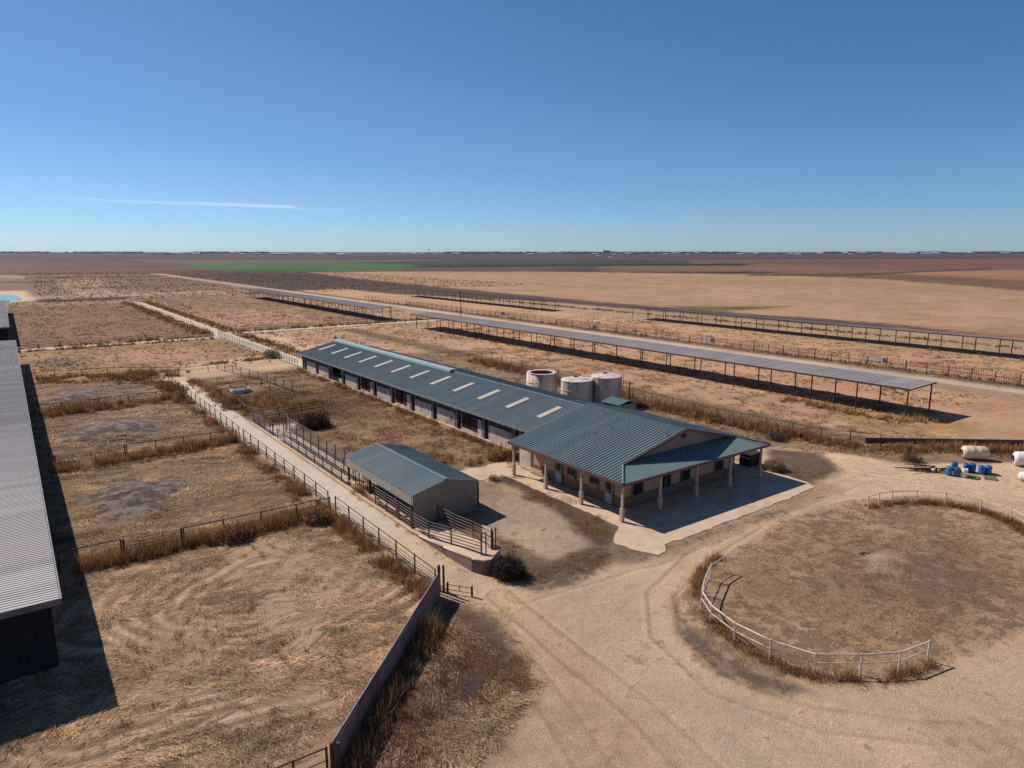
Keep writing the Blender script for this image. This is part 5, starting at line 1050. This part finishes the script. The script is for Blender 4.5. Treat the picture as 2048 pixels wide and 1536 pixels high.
mast('radio_mast', 'tallest thin radio mast on the distant skyline', 1098, 507.4, 95, 1.6)
mast('radio_mast', 'thin mast right of the grain elevator on the skyline', 1300, 507.4, 48, 2.4)
mast('radio_mast', 'faint mast left of the white dome on the skyline', 1380, 507.4, 44, 1.4)
mast('radio_mast', 'faint thin mast centre right of the tallest mast', 1122, 507.4, 34, 1.4)
x, y, t = mast('water_tower', 'water tower with dark round tank on the distant skyline', 858, 507.4, 40, 1.8); s = MB(); s.lathe([(.01, 26), (7, 29), (11, 35), (8, 41), (.01, 43)], 14, (x, y, 17)); s.build('tank', M['fartree'], t, True)
x, y = at(1207, 507.4); d = math.hypot(x, y); ux, uy = y / d, -x / d; t = thing('grain_elevator', 'grey grain elevator block with tower on the distant skyline', 'grain elevator', (x, y, 0)); s = MB(); s.prism([(x, y), (x + ux * 12, y + uy * 12), (x + ux * 12 + 8, y + uy * 12 + 8), (x + 8, y + 8)], 0, 58); s.build('head_house', M['fargrey'], t); s = MB()
for k in range(6): s.lathe([(6.4, 0), (6.4, 42), (.01, 44)], 12, (x + ux * (18 + k * 12), y + uy * (18 + k * 12), 0))
s.build('silos', M['fargrey'], t)
x, y = at(1424, 507.6); t = thing('white_dome', 'bright white dome on the right skyline', 'dome', (x, y, 0)); s = MB(); s.lathe([(24, 0), (22, 8), (15, 16), (6, 20), (.01, 22)], 20, (x, y, 15)); s.build('shell', M['farwhite'], t, True); s = MB(); s.lathe([(3, 20), (3, 25), (.01, 26)], 10, (x, y, 15)); s.build('cap', M['farwhite'], t)
# treeline: blobs of leaf faces in one far-off mass
n = 90000; px = RNG.random(n // 20) * 2900 - 400; row = 506.2 + RNG.random(n // 20) * 2.6; nb = len(px); B = np.array([at(a, b) for a, b in zip(px, row)]); dens = fbm(px, row * 0, 120, 700); keep = dens > .42; B = B[keep]; nb = len(B)
k = 20; hh = np.repeat(5 + 7 * RNG.random(nb), k); base = np.repeat(B, k, 0) + RNG.normal(0, 9, (nb * k, 2)); b3 = np.concatenate([base, (hh * RNG.random(nb * k) * .7 + rise(np.hypot(base[:, 0], base[:, 1])))[:, None]], 1)
o = blades('distant_trees', b3, hh * .6, hh * 1.1, RNG.random(nb * k) * 1.2, tints(nb * k, [np.array(lin(74, 66, 62)), np.array(lin(92, 78, 72)), np.array(lin(56, 56, 52))], .2)); tag(o, 'dark far-off trees along the horizon', 'trees', None, 'stuff')

# ================================================================ CONTRAIL CLOUD, HAZE
def cloud_mat():
    m, N, L, Pn = newmat('thin_cloud'); N.remove(Pn); o = N['Material Output']; tr = N.new('ShaderNodeBsdfTransparent'); df = N.new('ShaderNodeBsdfTranslucent'); d2 = N.new('ShaderNodeBsdfDiffuse'); ad = N.new('ShaderNodeAddShader'); mx = N.new('ShaderNodeMixShader')
    df.inputs[0].default_value = (1, 1, 1, 1); d2.inputs[0].default_value = (.9, .9, .9, 1); L.new(df.outputs[0], ad.inputs[0]); L.new(d2.outputs[0], ad.inputs[1])
    at_ = N.new('ShaderNodeAttribute'); at_.attribute_name = 'edge'; nz = N.new('ShaderNodeTexNoise'); tc = N.new('ShaderNodeTexCoord'); mp = N.new('ShaderNodeMapping'); mp.inputs['Scale'].default_value = (.0011, .004, 1); L.new(tc.outputs['Object'], mp.inputs[0]); L.new(mp.outputs[0], nz.inputs[0]); nz.inputs['Scale'].default_value = 1; nz.inputs['Detail'].default_value = 6
    mr = N.new('ShaderNodeMapRange'); mr.inputs[1].default_value = .25; mr.inputs[2].default_value = .65; L.new(nz.outputs[0], mr.inputs[0]); mu = N.new('ShaderNodeMath'); mu.operation = 'MULTIPLY'; L.new(mr.outputs[0], mu.inputs[0]); L.new(at_.outputs['Fac'], mu.inputs[1])
    L.new(mu.outputs[0], mx.inputs[0]); L.new(tr.outputs[0], mx.inputs[1]); L.new(ad.outputs[0], mx.inputs[2]); L.new(mx.outputs[0], o.inputs[0]); return m
zc = 3000
cl = [(-60, 392, 3, .02), (60, 393, 5, .12), (160, 398, 6, .25), (250, 403, 7, .55), (340, 406, 8, .6), (430, 408.5, 8, .8), (520, 412, 8, 1), (580, 414, 8, .95), (600, 417, 6, .4), (650, 420, 4, .1), (720, 422, 3, .02)]
# refine along the streak
fine = []
for (a, b) in zip(cl, cl[1:]):
    for k in range(8): u = k / 8; fine.append(tuple(a[i] + (b[i] - a[i]) * u for i in range(4)))
V_, F_, E_ = [], [], []
prof = ((-1, 0), (-.6, .35), (-.2, .9), (0, 1), (.2, .9), (.6, .4), (1, 0))
for (px_, py_, w_, al_) in fine:
    w_ *= .62
    for (u, e_) in prof: X_, Y_ = at(px_, py_ + u * w_, zc); V_.append((X_, Y_, zc + 20 * (1 - u * u))); E_.append(e_ * al_ * .42)
np_ = len(prof)
for i in range(len(fine) - 1):
    for j in range(np_ - 1): F_.append((i * np_ + j, i * np_ + j + 1, (i + 1) * np_ + j + 1, (i + 1) * np_ + j))
me = bpy.data.meshes.new('contrail_cloud'); me.from_pydata(V_, [], F_); a_ = me.attributes.new('edge', 'FLOAT', 'POINT'); a_.data.foreach_set('value', E_); me.materials.append(cloud_mat()); o = bpy.data.objects.new('contrail_cloud', me); COL.objects.link(o); o['kind'] = 'structure'
HAZE = 1.3e-5
hz = MB(); hz.box(-27000, 27000, -2500, 27000, -1.8, 130)
m, N, L, Pn = newmat('haze'); N.remove(Pn); pv = N.new('ShaderNodeVolumePrincipled'); pv.inputs['Density'].default_value = HAZE; pv.inputs['Color'].default_value = (.74, .82, 1, 1); pv.inputs['Anisotropy'].default_value = .2; L.new(pv.outputs[0], N['Material Output'].inputs['Volume'])
tag(hz.build('haze', m), kind='stuff')
